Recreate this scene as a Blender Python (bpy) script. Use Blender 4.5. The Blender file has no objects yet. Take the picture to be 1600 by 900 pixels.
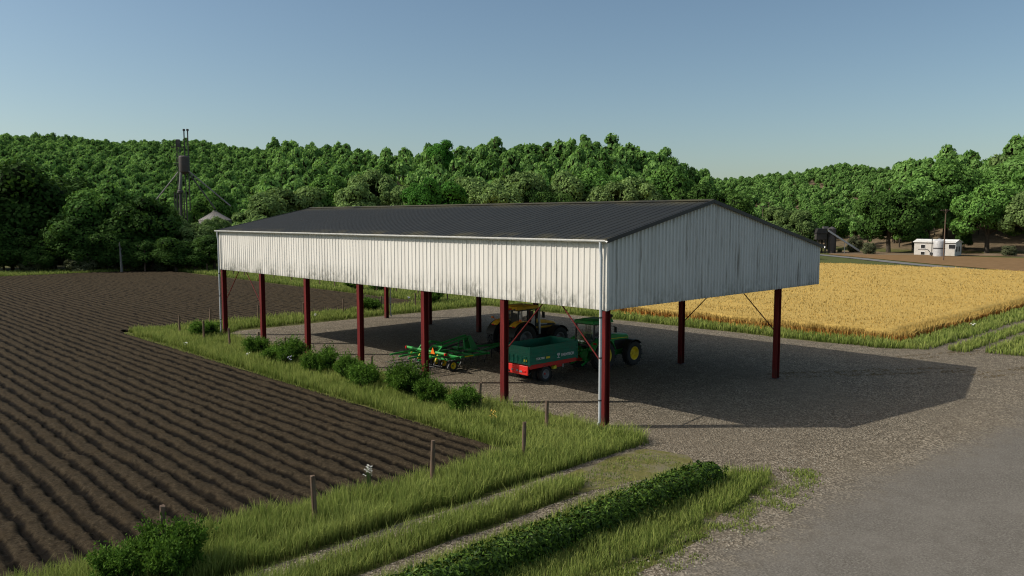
import bpy, math, random
import numpy as np
from mathutils import Vector, Matrix, Euler
from mathutils.geometry import tessellate_polygon
random.seed(7)
RNG = np.random.default_rng(11)
S = bpy.context.scene
COL = S.collection
R = math.radians

# ------------------------------------------------------------------ frame
# X runs across the shed, Y along it, origin at the foot of its near corner post.
CAM = (-25.70, -21.11, 8.80)
FWD = (0.6924, 0.7215)
RGT = (0.7215, -0.6924)
FPX = 1237.8
PITCH = 0.0871

def at(px, D, z=0.0):
    """world point at depth D metres ahead of the camera, px to the side as on a 1600 px wide picture"""
    l = (px - 800) / FPX * D
    return Vector((CAM[0] + FWD[0]*D + RGT[0]*l, CAM[1] + FWD[1]*D + RGT[1]*l, z))

def hz(py, D):
    """height that shows at row py at depth D"""
    return CAM[2] + (342.0 - py) / FPX * D * 1.004

# ------------------------------------------------------------------ noise
def _hash(ix, iy, seed):
    h = (ix.astype(np.int64)*374761393 + iy.astype(np.int64)*668265263 + seed*974711) & 0x7fffffff
    h = ((h ^ (h >> 13)) * 1274126177) & 0x7fffffff
    return ((h ^ (h >> 16)) & 0xffff) / 65535.0

def vnoise(x, y, seed=0):
    x = np.asarray(x, float); y = np.asarray(y, float)
    ix = np.floor(x); iy = np.floor(y); fx = x-ix; fy = y-iy
    fx = fx*fx*(3-2*fx); fy = fy*fy*(3-2*fy)
    a = _hash(ix, iy, seed); b = _hash(ix+1, iy, seed); c = _hash(ix, iy+1, seed); d = _hash(ix+1, iy+1, seed)
    return (a*(1-fx)+b*fx)*(1-fy) + (c*(1-fx)+d*fx)*fy

def fbm(x, y, seed=0, oct=3):
    s = 0; a = .5
    for k in range(oct):
        s = s + a*vnoise(x*2**k, y*2**k, seed+k*17); a *= .5
    return s/(1-.5**oct)

# ------------------------------------------------------------------ materials
MATS = {}
class NT:
    def __init__(s, name):
        s.m = bpy.data.materials.new(name); s.m.use_nodes = True
        s.t = s.m.node_tree; s.n = s.t.nodes; s.l = s.t.links
        s.n.clear(); s.out = s.n.new('ShaderNodeOutputMaterial')
        s.tc = None
    def link(s, a, b): s.l.new(a, b)
    def new(s, t, **kw):
        n = s.n.new(t)
        for k, v in kw.items(): setattr(n, k, v)
        return n
    def coord(s, kind='Object', scale=(1, 1, 1)):
        if s.tc is None: s.tc = s.new('ShaderNodeTexCoord')
        if kind == 'World':
            src = s.new('ShaderNodeNewGeometry').outputs['Position']
        else: src = s.tc.outputs[kind]
        mp = s.new('ShaderNodeMapping'); mp.inputs['Scale'].default_value = scale
        s.link(src, mp.inputs['Vector']); return mp.outputs['Vector']
    def noise(s, vec, scale, detail=3, rough=.55):
        n = s.new('ShaderNodeTexNoise'); n.inputs['Scale'].default_value = scale
        n.inputs['Detail'].default_value = detail; n.inputs['Roughness'].default_value = rough
        s.link(vec, n.inputs['Vector']); return n.outputs['Fac']
    def voro(s, vec, scale, out='Distance'):
        n = s.new('ShaderNodeTexVoronoi'); n.inputs['Scale'].default_value = scale
        s.link(vec, n.inputs['Vector']); return n.outputs[out]
    def ramp(s, fac, stops):
        r = s.new('ShaderNodeValToRGB'); e = r.color_ramp.elements
        while len(e) < len(stops): e.new(.5)
        for k, (p, c) in enumerate(stops):
            e[k].position = p; e[k].color = (c[0], c[1], c[2], 1) if hasattr(c, '__len__') else (c, c, c, 1)
        s.link(fac, r.inputs['Fac']); return r.outputs['Color']
    def mix(s, fac, a, b, mode='MIX'):
        m = s.new('ShaderNodeMix', data_type='RGBA', blend_type=mode)
        for sock, v in ((m.inputs[0], fac), (m.inputs[6], a), (m.inputs[7], b)):
            if hasattr(v, 'links') or hasattr(v, 'is_linked'): s.link(v, sock)
            elif hasattr(v, '__len__'): sock.default_value = (v[0], v[1], v[2], 1)
            else: sock.default_value = v
        return m.outputs[2]
    def math(s, op, a, b=None, c=None, clamp=False):
        m = s.new('ShaderNodeMath', operation=op, use_clamp=clamp)
        for k, v in enumerate((a, b, c)):
            if v is None: continue
            if hasattr(v, 'is_linked'): s.link(v, m.inputs[k])
            else: m.inputs[k].default_value = v
        return m.outputs[0]
    def maprange(s, v, a, b, c=0., d=1.):
        m = s.new('ShaderNodeMapRange', interpolation_type='SMOOTHSTEP')
        s.link(v, m.inputs[0])
        for k, x in enumerate((a, b, c, d)): m.inputs[k+1].default_value = x
        return m.outputs[0]
    def bsdf(s, color, rough=.6, metal=0., spec=.4, bump=None, bstr=.3, bdist=.02, coat=0.):
        p = s.new('ShaderNodeBsdfPrincipled')
        for sock, v in ((p.inputs['Base Color'], color), (p.inputs['Roughness'], rough)):
            if hasattr(v, 'is_linked'): s.link(v, sock)
            elif hasattr(v, '__len__'): sock.default_value = (v[0], v[1], v[2], 1)
            else: sock.default_value = v
        p.inputs['Metallic'].default_value = metal
        p.inputs['Specular IOR Level'].default_value = spec
        p.inputs['Coat Weight'].default_value = coat
        if bump is not None:
            b = s.new('ShaderNodeBump'); b.inputs['Strength'].default_value = bstr; b.inputs['Distance'].default_value = bdist
            s.link(bump, b.inputs['Height']); s.link(b.outputs['Normal'], p.inputs['Normal'])
        return p
    def done(s, shader):
        s.link(shader.outputs[0], s.out.inputs['Surface']); MATS[s.m.name] = s.m; return s.m

def paint(name, col, rough=.45, metal=0., dirt=.25, dirtcol=(.09, .075, .055), scale=3., spec=.4, low=None):
    """painted or bare surface with uneven dust; low = (z0, z1): dirt gathers below"""
    t = NT(name); v = t.coord()
    n = t.noise(v, scale, 5, .6); n2 = t.noise(v, scale*9, 3)
    c = t.mix(t.ramp(n2, [(.3, 0.), (.7, 1.)]), [x*.86 for x in col], [min(1, x*1.1) for x in col])
    f = t.math('MULTIPLY', t.maprange(n, .38, .75), dirt)
    if low:
        sep = t.new('ShaderNodeSeparateXYZ'); t.link(v, sep.inputs[0])
        lowf = t.math('MULTIPLY', t.maprange(sep.outputs['Z'], low[1], low[0]), t.maprange(n, .25, .6))
        f = t.math('MAXIMUM', f, t.math('MULTIPLY', lowf, .8))
    c = t.mix(f, c, dirtcol)
    r = t.math('ADD', t.math('MULTIPLY', n, .25), rough-.1)
    return t.done(t.bsdf(c, r, metal, spec, n2, .05, .01))

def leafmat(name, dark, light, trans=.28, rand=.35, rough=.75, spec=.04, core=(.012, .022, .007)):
    t = NT(name)
    a = t.new('ShaderNodeAttribute', attribute_name='tint')
    oi = t.new('ShaderNodeObjectInfo')
    c = t.mix(t.math('MAXIMUM', t.math('MINIMUM', a.outputs['Fac'], 1.), 0.), dark, light)
    k = t.math('ADD', t.math('MULTIPLY', oi.outputs['Random'], rand), 1-rand/2)
    c = t.mix(1.0, c, t.ramp(k, [(0, 0.), (1, 1.)]), 'MULTIPLY') if False else c
    vm = t.new('ShaderNodeVectorMath', operation='SCALE'); t.link(c, vm.inputs[0]); t.link(k, vm.inputs['Scale'])
    col = t.mix(t.math('LESS_THAN', a.outputs['Fac'], -.5), vm.outputs[0], core)  # dark core faces: shade inside the crown painted as colour
    p = t.bsdf(col, rough, 0, spec)
    tr = t.new('ShaderNodeBsdfTranslucent')
    tv = t.mix(.5, col, t.mix(1., col, (1.2, 1.25, .5), 'MULTIPLY')); t.link(tv, tr.inputs['Color'])
    ms = t.new('ShaderNodeMixShader'); ms.inputs[0].default_value = trans
    t.link(p.outputs[0], ms.inputs[1]); t.link(tr.outputs[0], ms.inputs[2])
    return t.done(ms)

# --- ground surfaces (world coordinates)
def ground_mats():
    def gravel(t, v):
        big = t.noise(v, .11, 4, .6); mid = t.noise(v, .9, 4, .6); fine = t.noise(v, 9., 4, .7)
        vo = t.voro(v, 19., 'Color'); vd = t.voro(v, 19.)
        bw = t.new('ShaderNodeRGBToBW'); t.link(vo, bw.inputs[0])
        stone = t.ramp(bw.outputs[0], [(.08, (.032, .026, .017)), (.5, (.110, .091, .064)), (.92, (.33, .285, .215))])
        c = t.mix(t.math('MULTIPLY', t.maprange(fine, .4, .75), .45), stone, (.110, .090, .064))
        c = t.mix(t.math('MULTIPLY', t.maprange(mid, .45, .62), .38), c, (.082, .069, .050))
        c = t.mix(t.math('MULTIPLY', t.maprange(big, .45, .68), .4), c, (.132, .110, .079))
        return c, t.math('ADD', vd, t.math('MULTIPLY', fine, .7))
    t = NT('gravel_stone'); v = t.coord('World'); c, h = gravel(t, v)
    t.done(t.bsdf(c, .9, 0, .12, h, .9, .03))
    t = NT('asphalt'); v = t.coord('World'); gc, gh = gravel(t, v)
    big = t.noise(v, .25, 5, .62); fine = t.noise(v, 16., 5, .8); mid = t.noise(v, 1.7, 5, .65)
    c = t.ramp(fine, [(.30, (.048, .043, .035)), (.5, (.112, .102, .086)), (.70, (.20, .185, .158))])
    c = t.mix(t.math('MULTIPLY', t.maprange(big, .40, .64), .4), c, (.150, .138, .118))
    c = t.mix(t.math('MULTIPLY', t.maprange(mid, .45, .68), .4), c, (.085, .077, .063))
    sp = t.new('ShaderNodeSeparateXYZ'); t.link(v, sp.inputs[0])
    xo = t.maprange(sp.outputs['X'], 0., 14., 0., 1.4)
    e = t.math('ADD', t.math('ADD', sp.outputs['Y'], xo), t.math('MULTIPLY', t.math('ADD', mid, big), 2.2))
    f = t.maprange(e, -10.0, -7.0)   # loose stone drifts over the edge of the lane
    c = t.mix(f, c, gc)
    t.done(t.bsdf(c, .88, 0, .12, t.math('ADD', t.math('MULTIPLY', fine, .5), t.math('MULTIPLY', gh, f)), .6, .015))
    t = NT('soil'); v = t.coord('World')   # crumbly crests; furrow shadow painted into the colour as dark bands
    n1 = t.noise(v, 1.3, 5, .65); n2 = t.noise(v, 11., 6, .75); n3 = t.noise(t.coord('World', (2.0, 7, 5)), 4.2, 5, .72)
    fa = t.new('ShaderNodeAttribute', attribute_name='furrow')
    c = t.ramp(t.math('ADD', t.math('MULTIPLY', n2, .55), t.math('MULTIPLY', n3, .45)), [(.36, (.012, .0092, .0055)), (.5, (.038, .0290, .0178)), (.64, (.092, .0725, .0455))])
    c = t.mix(t.math('MULTIPLY', t.maprange(n1, .45, .7), .35), c, (.050, .036, .020))
    furrow_shade = t.math('MULTIPLY', t.maprange(t.math('ADD', fa.outputs['Fac'], t.math('MULTIPLY', t.math('SUBTRACT', n2, .5), .5)), .0, .85), .94)
    c = t.mix(furrow_shade, c, (.0048, .0041, .0032))
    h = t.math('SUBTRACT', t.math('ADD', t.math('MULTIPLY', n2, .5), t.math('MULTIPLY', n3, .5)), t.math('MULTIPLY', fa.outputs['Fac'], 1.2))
    t.done(t.bsdf(c, .95, 0, .04, h, .9, .11))
    t = NT('turf'); v = t.coord('World')
    n1 = t.noise(v, .5, 5, .65); n2 = t.noise(v, 7., 5, .7); n3 = t.noise(v, .02, 3)
    c = t.ramp(n2, [(.25, (.030, .040, .012)), (.55, (.070, .085, .024)), (.8, (.11, .115, .040))])
    c = t.mix(t.math('MULTIPLY', t.maprange(n1, .45, .7), .5), c, (.085, .072, .038))
    t.done(t.bsdf(c, .95, 0, .1, n2, .8, .05))
    t = NT('hill_ground'); v = t.coord('World')
    n1 = t.noise(v, .03, 4, .6); n2 = t.noise(v, .6, 5, .7)
    geo = t.new('ShaderNodeNewGeometry'); sp = t.new('ShaderNodeSeparateXYZ'); t.link(geo.outputs['Position'], sp.inputs[0])
    forest = t.ramp(n2, [(.3, (.07, .055, .032)), (.7, (.17, .125, .078))])
    n4 = t.noise(v, 6., 4, .7)
    grass = t.ramp(t.math('MULTIPLY', t.math('ADD', n2, n4), .5), [(.3, (.045, .052, .014)), (.7, (.115, .112, .036))])
    c = t.mix(t.maprange(sp.outputs['Z'], .05, .7), grass, forest)
    t.done(t.bsdf(c, .95, 0, .1, n2, .6, .2))
    t = NT('worn_turf_mat'); v = t.coord('World')
    n1 = t.noise(v, 1.1, 5, .7); n2 = t.noise(v, 9., 5, .75)
    c = t.ramp(n2, [(.25, (.05, .055, .016)), (.5, (.105, .10, .032)), (.78, (.17, .145, .062))])
    c = t.mix(t.math('MULTIPLY', t.maprange(n1, .42, .62), .7), c, (.135, .118, .085))
    t.done(t.bsdf(c, .95, 0, .1, n2, .8, .03))
    t = NT('mud'); v = t.coord('World')
    n2 = t.noise(v, 7., 5, .75)
    c = t.ramp(n2, [(.3, (.050, .036, .016)), (.55, (.095, .070, .034)), (.8, (.14, .11, .07))])
    t.done(t.bsdf(c, .95, 0, .1, n2, .8, .03))
    t = NT('brown_soil'); v = t.coord('World')
    n1 = t.noise(v, .08, 4, .6); n2 = t.noise(t.coord('World', (.4, 3., 1)), .35, 5, .7)
    c = t.ramp(n2, [(.3, (.135, .082, .036)), (.7, (.20, .125, .060))])
    c = t.mix(t.math('MULTIPLY', n1, .5), c, (.14, .082, .036))
    t.done(t.bsdf(c, .95, 0, .1, n2, .5, .08))
    t = NT('bank_soil'); v = t.coord('World'); n1 = t.noise(v, .25, 5, .65); n2 = t.noise(v, 2.5, 5, .7)
    c = t.mix(t.maprange(n1, .4, .65), (.15, .10, .06), (.20, .155, .105)); c = t.mix(t.maprange(n2, .45, .7), c, (.085, .072, .035))
    t.done(t.bsdf(c, .95, 0, .1, n2, .6, .08))
    t = NT('far_road_mat'); v = t.coord('World'); n2 = t.noise(v, 2., 5, .7)
    t.done(t.bsdf(t.ramp(n2, [(.3, (.10, .10, .098)), (.7, (.16, .157, .15))]), .9, 0, .2, n2, .3, .02))
    # ripe wheat: gold on top, orange stems low
    t = NT('wheat_mat'); v = t.coord('World')
    geo = t.new('ShaderNodeNewGeometry'); sp = t.new('ShaderNodeSeparateXYZ'); t.link(geo.outputs['Position'], sp.inputs[0])
    a = t.new('ShaderNodeAttribute', attribute_name='tint')
    n1 = t.noise(v, .10, 4, .6); n2 = t.noise(v, 3.5, 4, .7)
    c = t.ramp(n2, [(.25, (.31, .205, .052)), (.55, (.385, .268, .080)), (.8, (.47, .335, .11))])
    c = t.mix(t.maprange(sp.outputs['Z'], .62, .12), c, (.34, .135, .028))
    c = t.mix(t.math('MULTIPLY', t.maprange(n1, .4, .7), .25), c, (.40, .275, .078))
    vm = t.new('ShaderNodeVectorMath', operation='SCALE'); t.link(c, vm.inputs[0])
    t.link(t.math('ADD', t.math('MULTIPLY', a.outputs['Fac'], .32), .86), vm.inputs['Scale'])
    p = t.bsdf(vm.outputs[0], .85, 0, .05, n2, .25, .05)
    t.done(p)
    # grass blades
    t = NT('grass_blade')
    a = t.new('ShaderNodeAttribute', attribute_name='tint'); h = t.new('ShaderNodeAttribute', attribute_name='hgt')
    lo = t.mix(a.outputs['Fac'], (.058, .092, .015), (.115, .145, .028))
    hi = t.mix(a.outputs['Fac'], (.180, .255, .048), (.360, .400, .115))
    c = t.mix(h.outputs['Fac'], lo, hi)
    p = t.bsdf(c, .75, 0, .05); tr = t.new('ShaderNodeBsdfTranslucent'); t.link(c, tr.inputs['Color'])
    ms = t.new('ShaderNodeMixShader'); ms.inputs[0].default_value = .3
    t.link(p.outputs[0], ms.inputs[1]); t.link(tr.outputs[0], ms.inputs[2]); t.done(ms)
ground_mats()

def cladding(name, base, z0=5.0, axis='Y', streak=.5, grime=.9):
    """painted profiled sheet: faded, with run-off streaks from the top and green-black grime along the lower edge"""
    t = NT(name); v = t.coord('World')
    sp = t.new('ShaderNodeSeparateXYZ'); t.link(v, sp.inputs[0])
    st = t.noise(t.coord('World', (2.6, 2.6, .16)), 1.6, 5, .7)
    st2 = t.noise(t.coord('World', (1, 1, .35)), .9, 4, .65)
    fine = t.noise(t.coord('World', (1, 1, .5)), 7., 4, .7)
    pan = t.noise(t.coord('World', (1, 1, .02)), .8, 1)
    c = t.mix(t.maprange(pan, .35, .65), [x*.93 for x in base], base)
    c = t.mix(t.math('MULTIPLY', t.maprange(st, .52, .70), streak), c, (.20, .19, .165))
    low = t.math('MULTIPLY', t.maprange(sp.outputs['Z'], z0+1.25, z0), t.maprange(st2, .36, .62))
    low = t.math('MULTIPLY', low, t.maprange(fine, .3, .62))
    c = t.mix(t.math('MULTIPLY', low, grime), c, (.075, .08, .055))
    lip = t.math('MULTIPLY', t.maprange(sp.outputs['Z'], z0+.22, z0-.05), t.maprange(fine, .25, .7))
    c = t.mix(t.math('MULTIPLY', lip, .55), c, (.13, .125, .095))
    return t.done(t.bsdf(c, .5, 0, .35, fine, .04, .02))
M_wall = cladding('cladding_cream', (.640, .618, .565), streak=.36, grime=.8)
M_gable = cladding('cladding_shaded', (.50, .505, .485), streak=.95, grime=.45)  # same sheet as the side walls, greyed to paint in the gable's shade
def roofmat():
    t = NT('roof_sheet'); v = t.coord('World')
    n = t.noise(v, .5, 5, .65); st = t.noise(t.coord('World', (.15, 3, .6)), 1.5, 5, .7)
    sp = t.new('ShaderNodeSeparateXYZ'); t.link(v, sp.inputs[0])
    c = t.mix(t.maprange(st, .4, .7), (.0085, .0096, .0090), (.0150, .0168, .0156))
    rid = t.math('MULTIPLY', t.maprange(sp.outputs['Z'], 9.35, 9.72), t.maprange(n, .3, .6))
    eav = t.math('MULTIPLY', t.maprange(sp.outputs['Z'], 8.2, 8.02), t.maprange(n, .42, .68))
    c = t.mix(t.math('MULTIPLY', t.math('MAXIMUM', rid, eav), .7), c, (.066, .058, .026))
    return t.done(t.bsdf(c, t.math('ADD', t.math('MULTIPLY', st, .2), .6), 0, .2, n, .05, .02))
M_roof = roofmat()
M_bounce = paint('bounce_sheet_white', (.82, .81, .78), .7, 0, .25)  # pale colour for the added bounce sheets under the roof
def postmat():
    t = NT('red_oxide_steel'); v = t.coord()
    n = t.noise(v, 2.2, 5, .65); st = t.noise(t.coord('Object', (6, 6, .7)), 1.5, 4, .7)
    sp = t.new('ShaderNodeSeparateXYZ'); t.link(v, sp.inputs[0])
    c = t.mix(t.maprange(st, .35, .7), (.082, .006, .006), (.138, .011, .010))
    low = t.math('MULTIPLY', t.maprange(sp.outputs['Z'], .9, 0.), t.maprange(n, .3, .6))
    c = t.mix(t.math('MULTIPLY', low, .8), c, (.045, .028, .018))
    return t.done(t.bsdf(c, .6, 0, .2, n, .08, .01))
M_post = postmat()
def woodmat():
    t = NT('weathered_wood'); v = t.coord('Object', (7, 7, .6))
    n = t.noise(v, 3., 5, .7); n2 = t.noise(t.coord(), 3., 3)
    c = t.ramp(n, [(.25, (.045, .031, .022)), (.55, (.145, .098, .068)), (.8, (.25, .185, .135))])
    c = t.mix(t.math('MULTIPLY', t.maprange(n2, .45, .7), .4), c, (.10, .10, .085))
    return t.done(t.bsdf(c, .9, 0, .15, n, .7, .02))
M_wood = woodmat()
def barkmat(name, a, b):
    t = NT(name); n = t.noise(t.coord('Object', (3, 3, .7)), 1.5, 5, .7)
    return t.done(t.bsdf(t.ramp(n, [(.3, a), (.7, b)]), .95, 0, .1, n, .8, .08))
M_bark = barkmat('bark', (.035, .028, .02), (.10, .085, .065))
M_palebark = barkmat('bleached_bark', (.10, .097, .088), (.24, .233, .21))
M_tyre = paint('tyre_rubber', (.026, .0255, .026), .8, 0, .35, (.05, .043, .034), 4)
M_black = paint('black_paint', (.015, .015, .016), .5, 0, .2)
M_dgrey = paint('dark_grey_plastic', (.035, .035, .037), .6, 0, .25)
M_jgreen = paint('tractor_green', (.016, .30, .055), .35, 0, .34, spec=.5)
M_jdeep = paint('implement_green', (.018, .26, .045), .4, 0, .34)
M_jyel = paint('rim_yellow', (.85, .60, .018), .4, 0, .34)
M_yel = paint('tractor_yellow', (.95, .50, .03), .38, 0, .34)
M_rimg = paint('rim_grey', (.22, .22, .23), .5, .2, .3)
M_teal = paint('trailer_green', (.005, .165, .098), .42, 0, .34, scale=2)
M_red = paint('chassis_red', (.62, .020, .014), .4, 0, .34)
M_silver = paint('galvanised', (.42, .44, .46), .42, .55, .2, scale=5)
M_pipe = paint('downpipe_grey', (.42, .45, .47), .45, .1, .15, scale=3)
M_gutter = paint('gutter_white', (.66, .66, .63), .45, 0, .25, scale=2)
M_redl = paint('red_lens', (.55, .012, .010), .2, 0, .05)
M_oran = paint('orange_lens', (.75, .16, .015), .3, 0, .05)
M_white = paint('white_paint', (.75, .75, .73), .5, 0, .12)
M_sticker = paint('yellow_sticker', (.72, .60, .03), .5, 0, .1)
M_seat = paint('seat_cloth', (.05, .05, .05), .9, 0, .1)
M_tan = paint('cab_trim', (.15, .13, .11), .8, 0, .2)
M_rust = paint('weathered_steel', (.062, .056, .054), .6, .15, .4, (.06, .04, .03), 1.2)
M_rustl = paint('weathered_steel_light', (.19, .18, .175), .55, .2, .4, (.07, .05, .04), 1.2)
M_binroof = paint('bin_roof_grey', (.19, .18, .165), .6, .1, .4, (.13, .09, .06), .6)
M_concrete = paint('whitewashed_wall', (.50, .475, .43), .85, 0, .45, (.34, .30, .25), .7)
M_tank = paint('tank_paint', (.45, .45, .45), .5, .1, .3)
M_timber = paint('dark_timber', (.035, .032, .03), .85, 0, .4, (.08, .07, .055), 1.)
M_dark = paint('dark_opening', (.012, .012, .013), .4, 0, .1)
def glassmat():
    t = NT('cab_glass'); tr = t.new('ShaderNodeBsdfTransparent'); tr.inputs[0].default_value = (.93, .95, .94, 1)
    g = t.new('ShaderNodeBsdfGlossy'); g.inputs['Roughness'].default_value = .05; g.inputs[0].default_value = (.9, .95, 1, 1)
    f = t.new('ShaderNodeFresnel'); f.inputs[0].default_value = 1.5
    ms = t.new('ShaderNodeMixShader')
    t.link(t.math('ADD', t.math('MULTIPLY', f.outputs[0], .8), .08), ms.inputs[0]); t.link(tr.outputs[0], ms.inputs[1]); t.link(g.outputs[0], ms.inputs[2])
    return t.done(ms)
M_glass = glassmat()
L_green = leafmat('leaf_green', (.054, .128, .026), (.160, .300, .066), core=(.022, .038, .012))
L_olive = leafmat('leaf_olive', (.080, .138, .042), (.205, .300, .098), core=(.030, .045, .017))
L_dark = leafmat('leaf_dark', (.021, .052, .011), (.072, .140, .030))  # dark leaf green; shade over the left grove is put into it
L_hill = leafmat('leaf_hill', (.078, .170, .038), (.225, .395, .108), .36, .45, core=(.042, .050, .022))  # paler greens and lifted core: faint distance haze put into the colour
L_bush = leafmat('leaf_bush', (.024, .064, .009), (.118, .215, .035), rand=.3)
L_hedge = leafmat('leaf_hedge', (.014, .034, .005), (.080, .145, .017), .12, .1, .5, .12)
L_shrub = leafmat('leaf_grey_shrub', (.075, .085, .045), (.17, .19, .10))
L_vine = leafmat('leaf_vine', (.045, .14, .02), (.105, .27, .045))

# ------------------------------------------------------------------ object helpers
def link(o, parent=None):
    COL.objects.link(o)
    if parent is not None: o.parent = parent
    return o
def thing(name, label, cat, loc=(0, 0, 0), rz=0, group=None):
    o = bpy.data.objects.new(name, None); o.empty_display_size = .3
    o.location = loc; o.rotation_euler = (0, 0, rz); link(o); return tag(o, label, cat, group)
def tag(o, label=None, cat=None, group=None, kind=None):
    for k, v in (('label', label), ('category', cat), ('group', group), ('kind', kind)):
        if v: o[k] = v
    return o
def part_empty(name, parent, loc=(0, 0, 0)):
    o = bpy.data.objects.new(name, None); o.empty_display_size = .1; o.location = loc; return link(o, parent)

class MB:
    def __init__(s): s.v = []; s.f = []
    def add(s, vs, fs):
        b = len(s.v); s.v += [tuple(p) for p in vs]; s.f += [tuple(b+i for i in f) for f in fs]; return s
    def box(s, c, d, rz=0, ry=0, rx=0, top=(1, 1), sh=(0, 0)):
        """centre, full sizes; top = scale of the upper face, sh = shift of the upper face"""
        m = Euler((rx, ry, rz)).to_matrix(); vs = []
        for k in (-1, 1):
            for (i, j) in ((-1, -1), (1, -1), (1, 1), (-1, 1)):
                sx, sy = top if k > 0 else (1, 1); ox, oy = sh if k > 0 else (0, 0)
                vs.append(Vector(c) + m @ Vector((i*d[0]/2*sx+ox, j*d[1]/2*sy+oy, k*d[2]/2)))
        return s.add(vs, [(3, 2, 1, 0), (4, 5, 6, 7), (0, 1, 5, 4), (1, 2, 6, 5), (2, 3, 7, 6), (3, 0, 4, 7)])
    def span(s, x, y, z):
        return s.box(((x[0]+x[1])/2, (y[0]+y[1])/2, (z[0]+z[1])/2), (x[1]-x[0], y[1]-y[0], z[1]-z[0]))
    def bar(s, p, q, w, h=None, up=(0, 0, 1)):
        h = h or w; p = Vector(p); q = Vector(q); d = (q-p).normalized(); u = Vector(up)
        if abs(d.dot(u)) > .98: u = Vector((1, 0, 0))
        a = d.cross(u).normalized(); b = a.cross(d).normalized(); vs = []
        for o in (p, q):
            for (i, j) in ((-1, -1), (1, -1), (1, 1), (-1, 1)): vs.append(o + a*i*w/2 + b*j*h/2)
        return s.add(vs, [(3, 2, 1, 0), (4, 5, 6, 7), (0, 1, 5, 4), (1, 2, 6, 5), (2, 3, 7, 6), (3, 0, 4, 7)])
    def tube(s, pts, r, n=8, cap=True):
        pts = [Vector(p) for p in pts]; rs = r if hasattr(r, '__len__') else [r]*len(pts); vs = []; fs = []
        prev = None
        for k, p in enumerate(pts):
            d = (pts[min(k+1, len(pts)-1)] - pts[max(k-1, 0)]).normalized()
            if prev is None:
                a = d.cross(Vector((0, 0, 1)) if abs(d.z) < .95 else Vector((1, 0, 0))).normalized()
            else:
                a = (prev - d*prev.dot(d)).normalized()
            prev = a; b = d.cross(a)
            for i in range(n):
                t = 2*math.pi*i/n; vs.append(p + (a*math.cos(t) + b*math.sin(t))*rs[k])
        for k in range(len(pts)-1):
            for i in range(n):
                j = (i+1) % n; fs.append((k*n+i, k*n+j, (k+1)*n+j, (k+1)*n+i))
        if cap: fs += [tuple(range(n))[::-1], tuple((len(pts)-1)*n+i for i in range(n))]
        return s.add(vs, fs)
    def lathe(s, prof, c, axis='Y', n=32, close=False):
        """profile of (radius, position along the axis)"""
        vs = []; fs = []
        for (r, a) in prof:
            for i in range(n):
                t = 2*math.pi*i/n; x, y = r*math.cos(t), r*math.sin(t)
                vs.append(Vector(c) + Vector({'Y': (x, a, y), 'Z': (x, y, a), 'X': (a, x, y)}[axis]))
        m = len(prof)
        for k in range(m-1 if not close else m):
            for i in range(n):
                j = (i+1) % n; k2 = (k+1) % m; fs.append((k*n+i, k*n+j, k2*n+j, k2*n+i))
        if not close: fs += [tuple(range(n))[::-1], tuple((m-1)*n+i for i in range(n))]
        return s.add(vs, fs)
    def prism(s, poly, axis, a, b):
        """2D outline extruded along an axis (Y: poly in XZ, X: poly in YZ, Z: poly in XY)"""
        n = len(poly); f = {'Y': lambda p, t: (p[0], t, p[1]), 'X': lambda p, t: (t, p[0], p[1]), 'Z': lambda p, t: (p[0], p[1], t)}[axis]
        vs = [f(p, a) for p in poly] + [f(p, b) for p in poly]
        return s.add(vs, [tuple(range(n))[::-1], tuple(n+i for i in range(n))] + [(i, (i+1) % n, n+(i+1) % n, n+i) for i in range(n)])
    def strip(s, outer, inner_off, axis, a, b):
        """bent plate: polyline given thickness inner_off along its normal, extruded along the axis"""
        n = len(outer); inn = []
        for k in range(n):
            p0 = Vector(outer[max(k-1, 0)]); p1 = Vector(outer[min(k+1, n-1)]); d = (p1-p0).normalized(); inn.append((outer[k][0]+d.y*inner_off, outer[k][1]-d.x*inner_off))
        return s.prism(list(outer)+inn[::-1], axis, a, b)
    def mesh(s, name, mat, smooth=35):
        import bmesh
        me = bpy.data.meshes.new(name); me.from_pydata(s.v, [], s.f)
        bm = bmesh.new(); bm.from_mesh(me); bmesh.ops.recalc_face_normals(bm, faces=bm.faces); bm.to_mesh(me); bm.free()
        me.materials.append(mat)
        if smooth:
            me.polygons.foreach_set('use_smooth', [True]*len(me.polygons)); me.set_sharp_from_angle(angle=R(smooth))
        return me
    def build(s, name, mat, parent=None, bevel=0, loc=None, smooth=35):
        o = bpy.data.objects.new(name, s.mesh(name, mat, smooth)); link(o, parent)
        if loc is not None: o.location = loc
        if bevel:
            b = o.modifiers.new('bevel', 'BEVEL'); b.width = bevel; b.segments = 2; b.limit_method = 'ANGLE'; b.angle_limit = R(40)
        return o

def npmesh(name, V, quads, mat, attrs=None, tris=None, smooth=False):
    me = bpy.data.meshes.new(name)
    nv = len(V); nq = len(quads); nt = 0 if tris is None else len(tris)
    me.vertices.add(nv); me.vertices.foreach_set('co', np.asarray(V, np.float32).ravel())
    loops = np.asarray(quads, np.int32).ravel()
    if nt: loops = np.concatenate([loops, np.asarray(tris, np.int32).ravel()])
    me.loops.add(len(loops)); me.loops.foreach_set('vertex_index', loops)
    me.polygons.add(nq+nt)
    st = np.concatenate([np.arange(nq)*4, nq*4+np.arange(nt)*3]).astype(np.int32)
    me.polygons.foreach_set('loop_start', st)
    if smooth: me.polygons.foreach_set('use_smooth', np.ones(nq+nt, bool))
    me.update(calc_edges=True)
    for k, a in (attrs or {}).items():
        at_ = me.attributes.new(k, 'FLOAT', 'POINT'); at_.data.foreach_set('value', np.asarray(a, np.float32))
    me.materials.append(mat)
    return me

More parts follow.
